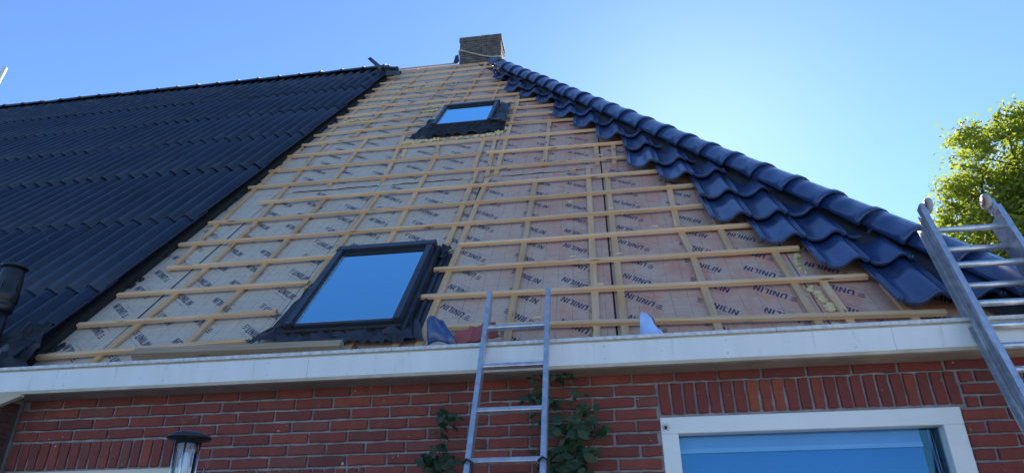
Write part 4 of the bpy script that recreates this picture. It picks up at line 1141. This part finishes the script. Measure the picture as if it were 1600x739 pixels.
for k in range(4):
    bm = bmesh.new(); a = rad(20 + 90 * k); tube(bm, [(.046 * math.cos(a), .046 * math.sin(a), 1.9), (.046 * math.cos(a), .046 * math.sin(a), 2.125)], .0035, 8); gp('bar', bm, M['steel'])
bm = bmesh.new(); lathe(bm, [(.018, 1.90), (.020, 2.05), (.012, 2.085)], 16); gp('bulb_holder', bm, M['white'])
bm = bmesh.new(); lathe(bm, [(.05, 1.84), (.055, 1.86), (.05, 1.90)], 24); gp('collar', bm, M['steel'])
bm = bmesh.new(); lathe(bm, [(.06, 0.03), (.032, .05), (.030, 1.84)], 20); gp('post', bm, M['steel'])
bm = bmesh.new(); tube(bm, [(.05, 0, 1.88), (.075, 0, 1.95), (.085, 0, 2.02)], .004, 8); bmesh.ops.create_uvsphere(bm, u_segments=10, v_segments=8, radius=.013, matrix=Matrix.Translation((.105, 0, 1.995))); gp('sensor_arm', bm, M['steel'])

# ------------------------------------------------------------------ climbing roses
def leaf_mesh():
    bm = bmesh.new()
    out = [(0, 0), (.14, .16), (.28, .25), (.46, .28), (.66, .20), (.84, .09), (1.0, 0)]
    mid = [bm.verts.new((x, 0, -.05 * math.sin(x * 3))) for x, _ in out]
    for sg in (1, -1):
        ed = [mid[0]] + [bm.verts.new((x, sg * y, .10 * y - .12 * x * x)) for x, y in out[1:-1]] + [mid[-1]]
        for i in range(len(out) - 1):
            q = [mid[i], mid[i + 1], ed[i + 1], ed[i]]; q = list(dict.fromkeys(q))
            if len(q) >= 3: bm.faces.new(q if sg < 0 else q[::-1]).smooth = True
    return mesh_of(bm, 'leaf')
LF = leaf_mesh(); LF.materials.append(M['roseleaf'])
def rose(name, label, stems, blobs, x0):
    t = empty(name, (x0, 3.6, 0)); tag(t, label, 'climbing plant')
    for st in stems:
        bm = bmesh.new(); pts = [(x - x0, y - 3.6, z) for x, y, z in st]
        tube(bm, pts, [.006 - .004 * i / (len(pts) - 1) for i in range(len(pts))], 6); link('stem', mesh_of(bm, 'stem'), t, M['stem'])
    for (cx, cz, rx, rz, n, sz) in blobs:
        for i in range(int(n * 1.9)):
            a = random.uniform(0, 2 * math.pi); r = math.sqrt(random.random())
            o = bpy.data.objects.new('leaf', LF); COL.objects.link(o); o.parent = t
            s_ = sz * random.uniform(.55, 1.1)
            o.location = (cx + rx * r * math.cos(a) - x0, random.uniform(-.10, .02), cz + rz * r * math.sin(a))
            o.rotation_euler = (random.uniform(.7, 2.1), random.uniform(-.3, .9), random.choice((random.uniform(-.7, .7), math.pi + random.uniform(-.7, .7)))); o.scale = (s_, s_, s_)
rose('climbing_rose', 'thin leafy climbing rose shoot on the brick wall left of the slim ladder',
     [[(-.90, 3.62, 0), (-.91, 3.6, 1.2), (-.90, 3.58, 1.9), (-.895, 3.58, 2.2), (-.885, 3.58, 2.46)]],
     [(-.885, 2.42, .015, .03, 6, .035), (-.84, 2.385, .04, .03, 6, .07), (-.89, 2.33, .02, .03, 4, .05), (-.89, 2.25, .04, .02, 5, .05), (-.90, 2.19, .11, .035, 16, .075), (-.89, 2.08, .09, .06, 12, .08)], -.90)
rose('climbing_rose', 'bushy climbing rose on the brick wall behind the slim ladder',
     [[(-.33, 3.62, 0), (-.36, 3.6, 1.2), (-.38, 3.6, 1.9), (-.385, 3.58, 2.3), (-.37, 3.58, 2.50)], [(-.33, 3.62, 0), (-.27, 3.6, 1.5), (-.22, 3.57, 2.1), (-.17, 3.55, 2.35), (-.13, 3.55, 2.45)],
      [(-.22, 3.57, 2.1), (-.2, 3.55, 2.3), (-.25, 3.55, 2.45), (-.24, 3.55, 2.60)], [(-.22, 3.57, 2.15), (-.1, 3.54, 2.25), (-.02, 3.54, 2.31)]],
     [(-.235, 2.58, .06, .03, 9, .045), (-.36, 2.58, .05, .03, 5, .055), (-.38, 2.47, .09, .05, 16, .065), (-.22, 2.48, .08, .05, 6, .05), (-.40, 2.36, .03, .04, 5, .045), (-.14, 2.41, .05, .05, 9, .055),
      (-.20, 2.31, .11, .045, 22, .085), (-.06, 2.305, .05, .02, 5, .075), (-.22, 2.20, .10, .06, 26, .085), (-.22, 2.09, .10, .07, 26, .085), (-.30, 2.0, .14, .08, 20, .09), (-.36, 2.2, .03, .05, 4, .05)], -.33)

# ------------------------------------------------------------------ tree beyond the roof, and the white pole far left
def tree(loc, label):
    t = empty('deciduous_tree', loc); tag(t, label, 'tree')
    rr = random.Random(3)
    lobes = [((0, 0, 10.3), 2.9), ((-1.9, -.5, 9.2), 1.8), ((-2.9, -.6, 8.5), 1.35), ((-1.1, -.4, 11.8), 1.8), ((.6, .2, 12.6), 1.8), ((-2.1, -.2, 10.9), 1.2), ((2.0, .4, 10.5), 2.4), ((1.5, 0, 8.2), 2.2), ((-1.5, 0, 7.3), 1.6), ((1.8, .3, 12.5), 1.9), ((-3.4, -.5, 7.7), 1.0), ((-2.4, -.3, 6.9), 1.3), ((0, 0, 6.6), 1.8)]
    bm = bmesh.new(); tube(bm, [(0, 0, 0), (.05, 0, 3), (0, .1, 6), (.1, 0, 9), (.2, 0, 12)], [.34, .27, .2, .12, .05], 12); link('trunk', mesh_of(bm, 'trunk'), t, M['bark'])
    bm = bmesh.new()
    for (c, r) in lobes:
        z0 = max(3.5, c[2] - 3.2); c = Vector(c)
        tube(bm, [(0, 0, z0), Vector((0, 0, z0)).lerp(c, .5) + Vector((0, 0, -.2)), c], [.10, .07, .03], 7)
        for i in range(7):
            q = Vector((rr.gauss(0, 1), rr.gauss(0, 1), rr.gauss(0, .8))).normalized() * r * .9
            tube(bm, [c, c + q * .5 + Vector((0, 0, .1)), c + q], [.03, .02, .008], 5)
    link('limb', mesh_of(bm, 'limb'), t, M['bark'])
    verts = []; faces = []
    for (c, r) in lobes:
        c = Vector(c); ncl = int(88 * r * r / 3)
        for k in range(ncl):
            q = Vector((rr.gauss(0, 1), rr.gauss(0, 1), rr.gauss(0, 1))).normalized() * r * (rr.uniform(.50, .97)) 
            cc = c + q; cr = rr.uniform(.13, .24)
            for j in range(72):
                pz = cc + Vector((rr.gauss(0, cr), rr.gauss(0, cr), rr.gauss(0, cr * .6)))
                a = Vector((rr.gauss(0, 1), rr.gauss(0, 1), rr.gauss(0, .7))).normalized(); b_ = a.cross(Vector((rr.gauss(0, 1), rr.gauss(0, 1), rr.gauss(0, 1)))).normalized()
                s_ = rr.uniform(.05, .085); i0 = len(verts)
                verts += [pz - a * s_, pz + b_ * s_ * .55, pz + a * s_, pz - b_ * s_ * .55]; faces.append((i0, i0 + 1, i0 + 2, i0 + 3))
    me = bpy.data.meshes.new('crown'); me.from_pydata([tuple(v) for v in verts], [], faces); link('crown', me, t, M['leaf'])
    print('tree leaves', len(faces))
tree((12.4, 18.2, 0), 'broad leafy tree with sunlit yellow green foliage behind the right roof edge')
bm = bmesh.new()
tube(bm, [(-13.55, 10.7, 10.0), (-13.04, 10.5, 12.17)], .05, 10)
o = link('white_pole', mesh_of(bm, 'white_pole'), None, M['white']); tag(o, 'slanting white pole rising behind the ridge at the far left edge', 'pole')
print('bricks', nb[0])
